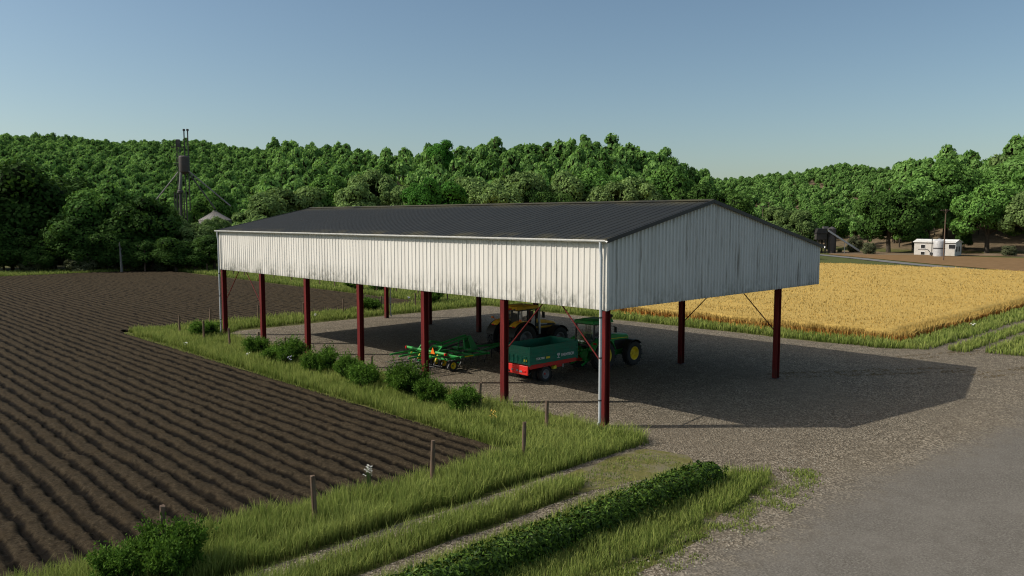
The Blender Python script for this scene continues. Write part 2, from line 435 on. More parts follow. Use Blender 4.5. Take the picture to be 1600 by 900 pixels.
def sheet(name, poly, z, mat, jag=0., step=.5, parent=None):
    """flat ground sheet with an uneven outline"""
    pts = []
    n = len(poly)
    for k in range(n):
        a = Vector(poly[k]); b = Vector(poly[(k+1) % n]); m = max(1, int((b-a).length/step)); nn = Vector(((b-a).y, -(b-a).x)).normalized()
        for i in range(m):
            p = a + (b-a)*i/m
            if jag:
                j = (float(fbm(p.x*.55+3, p.y*.55, 5, 3))-.5)*2*jag*1.6
                p = p + nn*j
            pts.append((p.x, p.y, z))
    tr = tessellate_polygon([[Vector(p) for p in pts]])
    me = bpy.data.meshes.new(name); me.from_pydata(pts, [], [tuple(t) for t in tr])
    import bmesh
    bm = bmesh.new(); bm.from_mesh(me)
    bmesh.ops.recalc_face_normals(bm, faces=bm.faces)
    bm.normal_update()
    if sum(f.normal.z*f.calc_area() for f in bm.faces) < 0: bmesh.ops.reverse_faces(bm, faces=bm.faces)
    bm.to_mesh(me); bm.free()
    me.materials.append(mat)
    o = bpy.data.objects.new(name, me); link(o); o['kind'] = 'structure'; return o

# ------------------------------------------------------------------ terrain
PXR = [-700, -200, 0, 100, 200, 300, 400, 500, 600, 680, 780, 900, 960, 1030, 1090, 1150, 1220, 1310, 1390, 1430, 1480, 1530, 1580, 1660, 1900, 2300]
YR  = [208, 196, 205, 211, 216, 214, 227, 230, 238, 234, 230, 226, 224, 242, 268, 268, 258, 245, 254, 256, 246, 250, 230, 212, 205, 205]
DR  = [560, 560, 560, 560, 560, 560, 540, 440, 370, 345, 340, 340, 345, 365, 440, 480, 490, 490, 450, 390, 320, 300, 300, 300, 300, 300]
DF  = [150, 150, 150, 150, 155, 165, 185, 200, 205, 205, 205, 205, 205, 210, 225, 235, 240, 232, 215, 206, 203, 203, 203, 203, 203, 203]
TH = 11.0
def terr(X, Y):
    X = np.asarray(X, float); Y = np.asarray(Y, float)
    dx = X-CAM[0]; dy = Y-CAM[1]
    d = dx*FWD[0]+dy*FWD[1]; l = dx*RGT[0]+dy*RGT[1]
    px = 800+FPX*l/np.maximum(d, 30.)
    yr = np.interp(px, PXR, YR); dr = np.interp(px, PXR, DR); df = np.interp(px, PXR, DF)
    zr = CAM[2]+(342-yr)/FPX*dr-TH
    t = np.clip((d-df)/(dr-df), 0, 1); s = .55*t+.45*t*t*(3-2*t); s = np.where(t < .08, s*(t/.08), s)
    z = zr*s - np.clip(d-dr, 0, 300)*.16
    z = z + (fbm(X/40, Y/40, 3, 3)-.5)*np.clip(t*12, 0, 5)
    return np.where(d < 40, 0, z)

gx = np.concatenate([np.arange(-900, -200, 25), np.arange(-200, 480, 6), np.arange(480, 1100, 25)])
gy = gx.copy()
GX, GY = np.meshgrid(gx, gy, indexing='ij'); GZ = terr(GX, GY)-.03
nx, ny = GX.shape
idx = np.arange(nx*ny).reshape(nx, ny)
q = np.stack([idx[:-1, :-1], idx[1:, :-1], idx[1:, 1:], idx[:-1, 1:]], -1).reshape(-1, 4)
o = bpy.data.objects.new('ground', npmesh('ground', np.stack([GX, GY, GZ], -1).reshape(-1, 3), q, MATS['hill_ground'], smooth=True))
link(o); o['kind'] = 'structure'

# ------------------------------------------------------------------ flat ground sheets
sheet('gravel_yard', [(-2.6, -2.75), (-.2, .2), (-.1, 20), (-.2, 36.5), (1.5, 38.6), (27.8, 38.2), (28.6, 20), (29.3, 4), (30.2, -1.0), (75, -2.6), (75, -30), (22, -30), (-7, -30), (-7, -2.8)], .004, MATS['gravel_stone'], .2, .4)
sheet('asphalt_lane', [(-40, -9.6), (-12, -9.6), (-2.5, -9.2), (3, -8.6), (8, -8.6), (16, -9.3), (40, -10.2), (95, -10.5), (95, -19.5), (-40, -19.5)], .008, MATS['asphalt'], .12, .5)
sheet('wheel_track', [(-40, -3.5), (-14, -3.5), (-4, -3.65), (-2.5, -3.2), (-2.5, -2.75), (-4, -2.9), (-14, -2.85), (-40, -2.85)], .008, MATS['gravel_stone'], .12, .3)
sheet('wheel_track', [(-40, -5.35), (-14, -5.4), (-4, -5.45), (-2.5, -5.6), (-2.5, -4.7), (-6, -4.8), (-14, -4.8), (-40, -4.8)], .008, MATS['gravel_stone'], .12, .3)
sheet('worn_turf', [(-7.2, -4.6), (-6.0, -3.5), (-3.4, -3.0), (-1.6, -3.3), (-1.0, -4.8), (-2.6, -6.2), (-4.8, -5.3)], .012, MATS['worn_turf_mat'], .35, .2)
sheet('worn_turf', [(-40, -9.2), (-14, -9.2), (-5, -9.0), (-1.2, -8.7), (-.6, -8.0), (-1.6, -7.2), (-3.2, -6.6), (-9, -6.6), (-40, -6.6)], .012, MATS['worn_turf_mat'], .35, .2)
for (x0, y0, x1, y1, w, n_) in ((15.2, .6, 25.5, -6.6, 1.5, 420), (26.5, -2.4, 36, -6.4, 1.2, 260), (23.5, -7.6, 33, -10.6, 1.1, 260)):
    d = Vector((x1-x0, y1-y0)); Ld = d.length; d.normalize(); nn = Vector((-d.y, d.x)); m = MB()
    for k in range(n_):   # scraps of mud dropped by tyre lugs
        a_ = random.uniform(0, Ld); off = random.choice((-.36, .36))*w+random.gauss(0, .14)*w; 
        if fbm(a_*.5, off, 33, 2) < .36: continue
        c_ = Vector((x0, y0))+d*a_+nn*off; l_, w_ = random.uniform(.05, .16), random.uniform(.03, .07); t_ = math.atan2(d.y, d.x)+random.choice((.9, -.9))+random.gauss(0, .25)
        e1 = Vector((math.cos(t_), math.sin(t_)))*l_; e2 = Vector((-math.sin(t_), math.cos(t_)))*w_; pts = []
        for q_ in range(7):
            an = 2*math.pi*q_/7; p_ = c_+e1*math.cos(an)*random.uniform(.7, 1.2)+e2*math.sin(an)*random.uniform(.7, 1.2); pts.append((p_.x, p_.y, .010+k*1e-5))
        m.add(pts, [tuple(range(7))])
    tag(m.build('mud_track', MATS['mud'], smooth=0), kind='structure')
sheet('far_field', [(118.5, 2), (131, 21), (143, 37), (154, 50), (166, 66), (176, 60), (179, 52), (179.5, 30), (186, 20), (183, -60), (118.5, -60)], .05, MATS['brown_soil'], .3, 2)
sheet('bare_ground', [at(px_, D_).xy for (px_, D_) in ((1296, 196.5), (1400, 192), (1500, 189), (1620, 184), (1900, 180), (1900, 204), (1620, 203.5), (1500, 204), (1420, 206), (1360, 214), (1290, 222))], .06, MATS['bank_soil'], .5, 2)
sheet('far_road', [(100, -12), (113.5, 9), (125, 17.2), (138, 35.2), (152, 50.5), (164.5, 66.5), (172, 82), (168.5, 84), (161.5, 68), (150, 53.5), (136, 38.2), (123, 21), (110, 12.5), (96, -10)], .09, MATS['far_road_mat'], .1, 2)
sheet('far_field', [(119, 118.5), (119, 18), (123, 21.3), (136, 38.6), (150, 54), (161.5, 68.4), (166, 80), (150, 112)], .045, MATS['turf'], .3, 2)
# a branch of the road climbing the slope behind the shed's far eave
rb = []
for (px, D) in ((1180, 300), (1192, 285), (1206, 268), (1226, 250), (1250, 235)):
    p = at(px, D); rb.append((p.x, p.y))
mbr = MB(); pv = []
for k, (x, y) in enumerate(rb):
    for s_ in (-1, 1):
        X_, Y_ = x+s_*2.4*RGT[0], y+s_*2.4*RGT[1]; pv.append((X_, Y_, float(terr(X_, Y_))+.35))
mbr.add(pv, [(2*k, 2*k+1, 2*k+3, 2*k+2) for k in range(len(rb)-1)])
tag(mbr.build('hill_road', MATS['far_road_mat']), kind='structure')

# ------------------------------------------------------------------ ploughed field
def plough(X, Y):
    sp = .69
    w = (fbm(X*.18, Y*.12, 21, 2)-.5)*.35 + (fbm(X*1.1, Y*.6, 22, 2)-.5)*.24
    ph = (X/sp+w) % 1.0
    rag = (fbm(X*2.4, Y*1.3, 27, 3)-.5)*.24 + (fbm(X*9, Y*5, 28, 2)-.5)*.20
    ph = (ph+rag) % 1.0
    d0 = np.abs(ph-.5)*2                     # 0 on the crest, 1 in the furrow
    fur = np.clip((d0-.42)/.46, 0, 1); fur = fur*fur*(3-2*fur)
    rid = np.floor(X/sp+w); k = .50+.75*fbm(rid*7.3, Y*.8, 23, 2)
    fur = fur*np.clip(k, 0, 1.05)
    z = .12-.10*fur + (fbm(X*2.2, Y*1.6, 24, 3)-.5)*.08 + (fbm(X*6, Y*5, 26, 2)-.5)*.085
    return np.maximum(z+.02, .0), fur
def field(xs, ys, edge):
    X, Y = np.meshgrid(xs, ys, indexing='ij'); Z, F = plough(X, Y)
    e = np.clip(edge(X, Y)/.5, .12, 1); Z = Z*e
    n1, n2 = X.shape; i = np.arange(n1*n2).reshape(n1, n2)
    return np.stack([X, Y, Z], -1).reshape(-1, 3), np.stack([i[:-1, :-1], i[1:, :-1], i[1:, 1:], i[:-1, 1:]], -1).reshape(-1, 4), F.ravel()
ysA = [-.45]; 
while ysA[-1] < 119.3: ysA.append(ysA[-1] + .10 + .0042*max(0, ysA[-1]))
ysA = np.array(ysA); ysB = ysA[ysA > 44.0]
V1, q1, F1 = field(np.arange(-46, -5.3, .085), ysA, lambda X, Y: np.minimum(np.minimum(Y+.5, np.where(Y > 43.2, 9., -5.25-X)), 120-Y))
V2, q2, F2 = field(np.arange(-5.3849, 25.3, .13), ysB, lambda X, Y: np.minimum(np.minimum(np.where(X < -4.6, 9., Y-43.9), 25.35-X), 120-Y))
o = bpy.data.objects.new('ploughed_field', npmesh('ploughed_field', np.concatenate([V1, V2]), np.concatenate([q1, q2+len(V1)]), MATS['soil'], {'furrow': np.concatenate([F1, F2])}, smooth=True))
link(o); o['kind'] = 'structure'

# ------------------------------------------------------------------ the shed
def shed():
    BAY = 6.2; L = 6*BAY; W = 14.78; XE = 19.34; XR = 7.64; ZB = 5.0; ZE = 8.02; ZR = 9.68; ZF = 7.27
    t = thing('open_shed', 'long open sided farm shed with pale ribbed cladding, dark roof and red steel posts', 'shed')
    # columns: rolled I sections
    def col_bm():
        m = MB(); h = ZB+.4
        m.span((-.15, -.128), (-.14, .14), (.02, h)); m.span((.128, .15), (-.14, .14), (.02, h)); m.span((-.128, .128), (-.012, .012), (.02, h))
        return m
    cm = col_bm().mesh('column', M_post); pm = MB().box((0, 0, .012), (.46, .42, .024)).mesh('base_plate', M_rust)
    for X in (0.0, W):
        for k in range(7):
            c = bpy.data.objects.new('column', cm); c.location = (X, k*BAY, 0); link(c, t)
            b = bpy.data.objects.new('base_plate', pm); link(b, c)
    for X in (0.0, W):
        for k in (0, 5):
            for s_ in (0, 1):
                y0 = (k+s_)*BAY; ym = k*BAY+BAY/2+(.22 if s_ else -.22)
                MB().tube([(X+.05, y0+(-.12 if s_ else .12), 2.6), (X+.05, ym, 5.35)], .031, 8).build('brace', M_post, t)
    # rafters and purlins under the roof
    for k in range(7):
        m = MB(); y = k*BAY
        m.bar((.0, y, ZB+.45), (0, y, ZE-.35), .26, .26); m.bar((W, y, ZB+.45), (W, y, 7.75), .26, .26)
        m.bar((.1, y, ZE-.32), (XR, y, ZR-.34), .16, .4); m.bar((XR, y, ZR-.34), (XE-.15, y, ZF-.32), .16, .36)
        m.build('rafter', M_post, t)
    m = MB()
    for x in np.arange(1.2, XE-.5, 1.5):
        z = ZE+(ZR-ZE)*x/XR if x < XR else ZR+(ZF-ZR)*(x-XR)/(XE-XR)
        m.bar((x, .12, z-.12), (x, L-.12, z-.12), .07, .14)
    m.build('purlin', M_silver, t)
    # profiled wall sheets: trapezoid ribs
    def ribbed(p0, p1, zb, ztop, pitch, h, out):
        """sheet from p0 to p1 (xy), ribs stand out towards 'out'; ztop(s) height along it"""
        d = Vector(p1)-Vector(p0); Ln = d.length; d.normalize(); o_ = Vector(out); xs = [0.0]; ofs = [0.0]; x = pitch/2
        while x < Ln-.08:
            for dx_, oo in ((-.055, 0), (-.026, 1), (.026, 1), (.055, 0)): xs.append(x+dx_); ofs.append(oo*h)
            x += pitch
        xs.append(Ln); ofs.append(0.0)
        brk = [k for k in (getattr(ztop, 'at', None),) if k is not None]
        for b_ in brk:
            i = int(np.searchsorted(xs, b_))
            if xs[i]-xs[i-1] > .03: xs.insert(i, b_); ofs.insert(i, ofs[i-1] if ofs[i-1] == ofs[i] else 0.)
        m = MB(); vs = []
        for x, oo in zip(xs, ofs):
            p = Vector(p0)+d*x+o_*oo; vs.append((p.x, p.y, zb)); vs.append((p.x, p.y, ztop(x)))
        m.add(vs, [(2*k, 2*k+2, 2*k+3, 2*k+1) for k in range(len(xs)-1)]); return m
    def solid(ob, th):
        s_ = ob.modifiers.new('solid', 'SOLIDIFY'); s_.thickness = th; s_.offset = -1; return ob
    ribbed((-.19, L+.19), (-.19, -.19), ZB, lambda s_: ZE-.06, .32, .027, (-1, 0)).build('side_wall', M_wall, t, smooth=0)
    ribbed((XE-.04, -.19), (XE-.04, L+.19), ZB, lambda s_: ZF-.05, .32, .027, (1, 0)).build('side_wall', M_wall, t, smooth=0)
    def gz(s_):
        x = -.19+s_; return (ZE+(ZR-ZE)*x/XR if x < XR else ZR+(ZF-ZR)*(x-XR)/(XE-XR))-.05
    gzf = lambda s_: gz(s_)
    gz.at = XR+.19
    class Z:
        def __init__(s, f, a): s.f = f; s.at = a
        def __call__(s, x): return s.f(x)
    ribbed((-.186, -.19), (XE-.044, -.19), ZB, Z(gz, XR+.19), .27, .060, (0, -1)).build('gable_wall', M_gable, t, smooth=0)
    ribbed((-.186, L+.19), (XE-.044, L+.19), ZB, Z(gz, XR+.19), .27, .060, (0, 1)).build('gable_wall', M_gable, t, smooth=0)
    # corner flashing
    MB().span((-.25, -.10), (-.255, -.232), (ZB-.02, ZE-.1)).span((-.25, -.232), (-.232, -.08), (ZB-.02, ZE-.1)).build('corner_flashing', M_wall, t)
    # roof sheets with standing seams
    for (xa, za, xb, zb) in ((-.32, ZE-.07, XR, ZR), (XE+.12, ZF-.025, XR, ZR)):
        m = MB(); y0, y1 = -.32, L+.32
        m.add([(xa, y0, za), (xa, y1, za), (xb, y1, zb), (xb, y0, zb), (xa, y0, za-.05), (xa, y1, za-.05), (xb, y1, zb-.05), (xb, y0, zb-.05)],
              [(0, 1, 2, 3), (7, 6, 5, 4), (0, 4, 5, 1), (1, 5, 6, 2), (3, 7, 4, 0)])
        nx_ = Vector((-(zb-za), 0, xb-xa)).normalized()
        if nx_.z < 0: nx_ = -nx_
        y = y0+.2
        while y < y1-.1:
            a = Vector((xa, y, za))+nx_*.004; b = Vector((xb, y, zb))+nx_*.004
            m.bar(a, b, .07, .014, nx_); y += .46
        m.build('roof_panel', M_roof, t, smooth=0)
    for (xa, za, xb, zb) in ((-.15, ZE-.15, XR, ZR-.08), (XE-.06, ZF-.10, XR, ZR-.08)): MB().add([(xa, -.12, za), (xa, L+.12, za), (xb, L+.12, zb), (xb, -.12, zb)], [(0, 1, 2, 3)]).build('added_bounce_sheet', M_bounce, t, smooth=0)  # pale sheets added under the roof to bounce light onto the machines
    m = MB(); m.add([(XR-.28, -.34, ZR-.02), (XR, -.34, ZR+.065), (XR+.28, -.34, ZR-.02), (XR-.28, L+.34, ZR-.02), (XR, L+.34, ZR+.065), (XR+.28, L+.34, ZR-.02)], [(0, 1, 4, 3), (1, 2, 5, 4), (2, 1, 0), (3, 4, 5)])
    m.build('ridge_cap', M_roof, t, smooth=0)
    for yy in (-.33, L+.33):
        m = MB(); m.bar((-.33, yy, ZE-.13), (XR, yy, ZR-.045), .035, .17); m.bar((XR, yy, ZR-.045), (XE+.13, yy, ZF-.085), .035, .17)
        m.build('barge_board', M_black, t)
    # gutters
    for (x, z) in ((-.40, ZE-.13), (XE+.2, ZF-.12)):
        pr = [(x-.085, z+.05)]+[(x+.085*math.cos(a), z+.03+.085*math.sin(a)) for a in np.linspace(math.pi, 2*math.pi, 9)]+[(x+.085, z+.05)]
        MB().strip(pr, .008, 'Y', -.34, L+.34).build('gutter', M_gutter, t)
    # downpipes with swan neck and shoe
    for (x, y, top) in ((-.34, -.02, 1), (-.34, L+.02, 1), (W+.34, .1, 0), (W+.34, L-.1, 0)):
        m = MB()
        if top: pts = [(-.40, y, ZE-.16), (-.40, y, ZE-.42), (x, y, ZE-.8), (x, y, .42), (x-.02, y, .26), (x-.14, y, .14)]
        else: pts = [(XE+.1, y, ZF-.3), (XE-.2, y, ZF-.6), (x, y, 6.3), (x, y, .3), (x+.13, y, .14)]
        m.tube(pts, .062, 12)
        o = m.build('downpipe', M_pipe, t)
        for z in (1.2, 3.0, 4.7): MB().tube([(pts[3][0], pts[3][1], z-.03), (pts[3][0], pts[3][1], z+.03)], .075, 12).build('pipe_clip', M_dgrey, o)
shed()

# ------------------------------------------------------------------ machines
def arc(cx, cz, r, a0, a1, n):
    return [(cx+r*math.cos(R(a)), cz+r*math.sin(R(a))) for a in np.linspace(a0, a1, n)]

def wheel(parent, c, Rr, w, rimR, rimmat, side, lugs=0, hub=None):
    """c: centre; side = -1 when the outer face looks to -Y"""
    e = part_empty('wheel', parent, c)
    h = w/2; s_ = Rr-rimR
    m = MB(); m.lathe([(rimR, -h*.8), (rimR+s_*.25, -h), (rimR+s_*.7, -h*1.02), (Rr*.955, -h*.86), (Rr*.975, 0), (Rr*.955, h*.86), (rimR+s_*.7, h*1.02), (rimR+s_*.25, h), (rimR, h*.8), (rimR*.97, 0)], (0, 0, 0), 'Y', 40, True)
    for k in range(lugs):
        for sd in (-1, 1):
            a = 2*math.pi*(k+(.5 if sd > 0 else 0))/lugs; pts = []
            for (yy, da) in ((.04*w, 0), (.30*w, .16), (.51*w, .20)):
                pts.append((yy*sd, a+da*1.1, Rr*(.985 if yy < .4*w else .955)))
            for i in range(2):
                (y0, a0, r0), (y1, a1, r1) = pts[i], pts[i+1]
                p = Vector((r0*math.cos(a0), y0, r0*math.sin(a0))); q_ = Vector((r1*math.cos(a1), y1, r1*math.sin(a1)))
                m.bar(p, q_, Rr*.07, Rr*.07, (math.cos(a), 0, math.sin(a)))
    m.build('tyre', M_tyre, e)
    m = MB(); o_ = side*h
    m.lathe([(.02, o_*.30), (rimR*.32, o_*.30), (rimR*.36, o_*.22), (rimR*.62, o_*.15), (rimR*.80, o_*.45), (rimR*.9, o_*.86), (rimR*1.03, o_*.90), (rimR*1.03, o_*.80), (rimR*.98, 0), (rimR*1.0, -o_*.85), (rimR*.85, -o_*.8), (rimR*.8, -o_*.1), (.02, -o_*.05)], (0, 0, 0), 'Y', 36)
    m.build('rim', rimmat, e)
    m = MB(); m.lathe([(.0001, o_*.55), (rimR*.16, o_*.52), (rimR*.22, o_*.28)], (0, 0, 0), 'Y', 16)
    for k in range(8):
        a = 2*math.pi*k/8; m.lathe([(.0001, o_*.36), (rimR*.04, o_*.36), (rimR*.04, o_*.26)], (rimR*.27*math.cos(a), 0, rimR*.27*math.sin(a)), 'Y', 6)
    m.build('hub', hub or rimmat, e)
    return e

def green_tractor():
    t = thing('tractor', 'green tractor with yellow wheel rims and black upright exhaust parked ahead of the tipping trailer', 'tractor', (9.55, 8.95, 0))
    for s_ in (-1, 1):
        wheel(t, (0, s_*.92, .88), .88, .52, .52, M_jyel, s_, 20)
        wheel(t, (2.78, s_*.90, .74), .74, .46, .39, M_jyel, s_, 18)
    m = MB(); m.span((-.35, 2.75), (-.24, .24), (.62, 1.18)); m.box((.1, 0, .88), (.8, 1.3, .42)); m.box((2.78, 0, .70), (.24, 1.4, .2)); m.box((-.42, 0, .95), (.3, .5, .6))
    m.build('chassis', M_jgreen, t, .03)
    # bonnet: top sweeps down to the nose
    m = MB(); pr = [(1.0, 1.30), (3.14, 1.24), (3.20, 1.36), (3.16, 1.72), (2.97, 1.84), (1.9, 1.92), (1.0, 1.96)]
    m.prism(pr, 'Y', -.36, .36)
    h = m.build('bonnet', M_jgreen, t, .07)
    m = MB()
    for s_ in (-1, 1): m.box((2.02, s_*.365, 1.655), (2.0, .012, .035), ry=R(2.2))
    m.build('stripe', M_jyel, h)
    m = MB()
    for s_ in (-1, 1):
        m.span((1.75, 2.92), (s_*.345-.03, s_*.345+.03), (.98, 1.55))
    m.span((3.12, 3.22), (-.29, .29), (1.28, 1.66))
    m.build('grille', M_black, t, .01)
    m = MB()
    for k in range(5): m.box((1.2+.1*k, -.28, 1.12), (.07, .18, .3))
    m.tube([(1.3, -.32, .95), (1.9, -.34, 1.05)], .06, 8); m.tube([(1.1, -.3, 1.3), (1.6, -.36, 1.25)], .04, 8)
    m.build('engine', M_dgrey, t, .01)
    m = MB()
    for k in range(5): m.box((3.32, -.28+.14*k, .92), (.3, .11, .42))
    m.build('front_weight', M_jgreen, t, .025)
    for s_ in (-1, 1):
        hl = MB().box((3.21, s_*.2, 1.52), (.03, .13, .11)); hl.build('headlight', M_white, t)
    # rear mudguards
    for s_ in (-1, 1):
        m = MB(); pr = arc(0, .88, .99, 20, 158, 14)
        m.strip(pr, .035, 'Y', s_*1.12 if s_ < 0 else .62, -.62 if s_ < 0 else 1.12)
        m.prism(arc(0, .88, .98, 20, 158, 14)+[(-.5, 1.3), (.6, 1.3)], 'Y', s_*.64-.02, s_*.64+.02)
        f = m.build('mudguard', M_jgreen, t, .01)
        MB().box((-.74, s_*.95, 1.66), (.05, .2, .1)).build('tail_light', M_redl, f)
        m = MB(); m.strip(arc(2.78, .74, .82, 40, 150, 10), .02, 'Y', s_*.90-.24, s_*.90+.24); m.bar((2.78, s_*.7, 1.53), (2.78, s_*.5, .95), .05)
        m.build('front_mudguard', M_black, t)
    # cab
    c = part_empty('cab', t, (.14, 0, 0))
    P = {'r': (-.72, 1.62), 'm': (.25, 1.45), 'f': (1.0, 1.45)}
    m = MB()
    for s_ in (-1, 1):
        y = s_*.70
        m.bar((-.70, y, 1.45), (-.62, y*.97, 2.74), .07); m.bar((.28, y, 1.3), (.26, y*.97, 2.74), .08); m.bar((.98, y*.85, 1.4), (.88, y*.9, 2.74), .06)
        m.bar((-.7, y, 1.5), (.28, y, 1.42), .06); m.bar((.28, y, 1.32), (.98, y*.85, 1.42), .05); m.bar((-.63, y*.97, 2.7), (.88, y*.92, 2.7), .07)
        m.span((-.1, .95), (y-.05, y+.05), (.95, 1.35))
    m.bar((-.70, -.7, 1.5), (-.70, .7, 1.5), .06); m.bar((-.62, -.68, 2.7), (-.62, .68, 2.7), .06); m.bar((.98, -.6, 1.45), (.98, .6, 1.45), .06)
    m.build('cab_frame', M_black, c)
    m = MB()
    m.add([(-.69, -.67, 1.52), (-.69, .67, 1.52), (-.615, .65, 2.68), (-.615, -.65, 2.68)], [(0, 1, 2, 3)])
    m.add([(.985, -.57, 1.47), (.985, .57, 1.47), (.885, .6, 2.68), (.885, -.6, 2.68)], [(0, 1, 2, 3)])
    for s_ in (-1, 1):
        m.add([(-.67, s_*.70, 1.5), (.24, s_*.70, 1.45), (.23, s_*.68, 2.68), (-.6, s_*.68, 2.68)], [(0, 1, 2, 3)])
        m.add([(.32, s_*.69, 1.36), (.95, s_*.6, 1.45), (.86, s_*.63, 2.68), (.30, s_*.68, 2.68)], [(0, 1, 2, 3)])
    m.build('window', M_glass, c, smooth=0)
    m = MB(); m.box((.12, 0, 2.83), (1.85, 1.58, .2), top=(.93, .9)); m.box((.12, 0, 2.955), (1.2, 1.0, .07), top=(.9, .9))
    m.build('cab_roof', M_jgreen, c, .04)
    m = MB(); m.box((.1, 0, 1.42), (1.5, 1.25, .08)); m.box((.85, 0, 1.65), (.2, .8, .45)); m.box((-.55, 0, 1.7), (.12, 1.1, .25))
    m.build('cab_floor', M_tan, c, .02)
    m = MB(); m.box((-.12, 0, 1.75), (.5, .5, .14)); m.box((-.36, 0, 2.08), (.14, .48, .62), ry=R(-8)); m.build('seat', M_seat, c, .05)
    m = MB(); m.lathe([(.19, -.015), (.21, 0), (.19, .015)], (0, 0, 0), 'Z', 20); o = m.build('steering_wheel', M_black, c); o.location = (.52, 0, 2.0); o.rotation_euler = (0, R(-30), 0)
    MB().tube([(.7, 0, 1.7), (.52, 0, 1.99)], .03, 8).build('steering_column', M_black, c)
    # exhaust and air pre-cleaner
    m = MB(); m.tube([(1.78, 0, 1.88), (1.78, 0, 2.80)], .07, 14); m.tube([(1.78, 0, 2.80), (1.78, 0, 2.90)], .10, 14); m.lathe([(.07, 2.90), (.17, 2.94), (.18, 3.04), (.13, 3.08), (.02, 3.08)], (1.78, 0, 0), 'Z', 18)
    m.build('exhaust', M_black, t)
    for s_ in (-1, 1):
        m = MB(); m.tube([(.9, s_*.62, 2.55), (1.05, s_*.95, 2.5), (1.05, s_*.98, 2.3)], .02, 6); m.box((1.06, s_*1.0, 2.32), (.05, .2, .34), rz=s_*.2); m.build('mirror', M_black, t, .02)
        m = MB(); m.box((.7, s_*.82, .62), (.34, .22, .04)); m.box((.7, s_*.80, .92), (.34, .2, .04)); m.bar((.55, s_*.8, .6), (.55, s_*.74, 1.3), .04); m.build('step', M_black, t)
    # rear linkage
    m = MB()
    for s_ in (-1, 1):
        m.bar((-.35, s_*.3, .68), (-1.25, s_*.42, .42), .07, .09); m.bar((-.5, s_*.34, 1.35), (-.95, s_*.40, .55), .05); m.bar((-.3, s_*.3, 1.25), (-.75, s_*.36, 1.35), .08)
    m.bar((-.45, 0, 1.25), (-1.05, 0, .95), .06); m.box((-.55, 0, .9), (.12, .5, .7))
    m.build('linkage', M_jgreen, t, .01)
    m = MB(); m.bar((-.4, 0, .5), (-1.05, 0, .48), .09, .05); m.build('drawbar', M_black, t)
green_tractor()

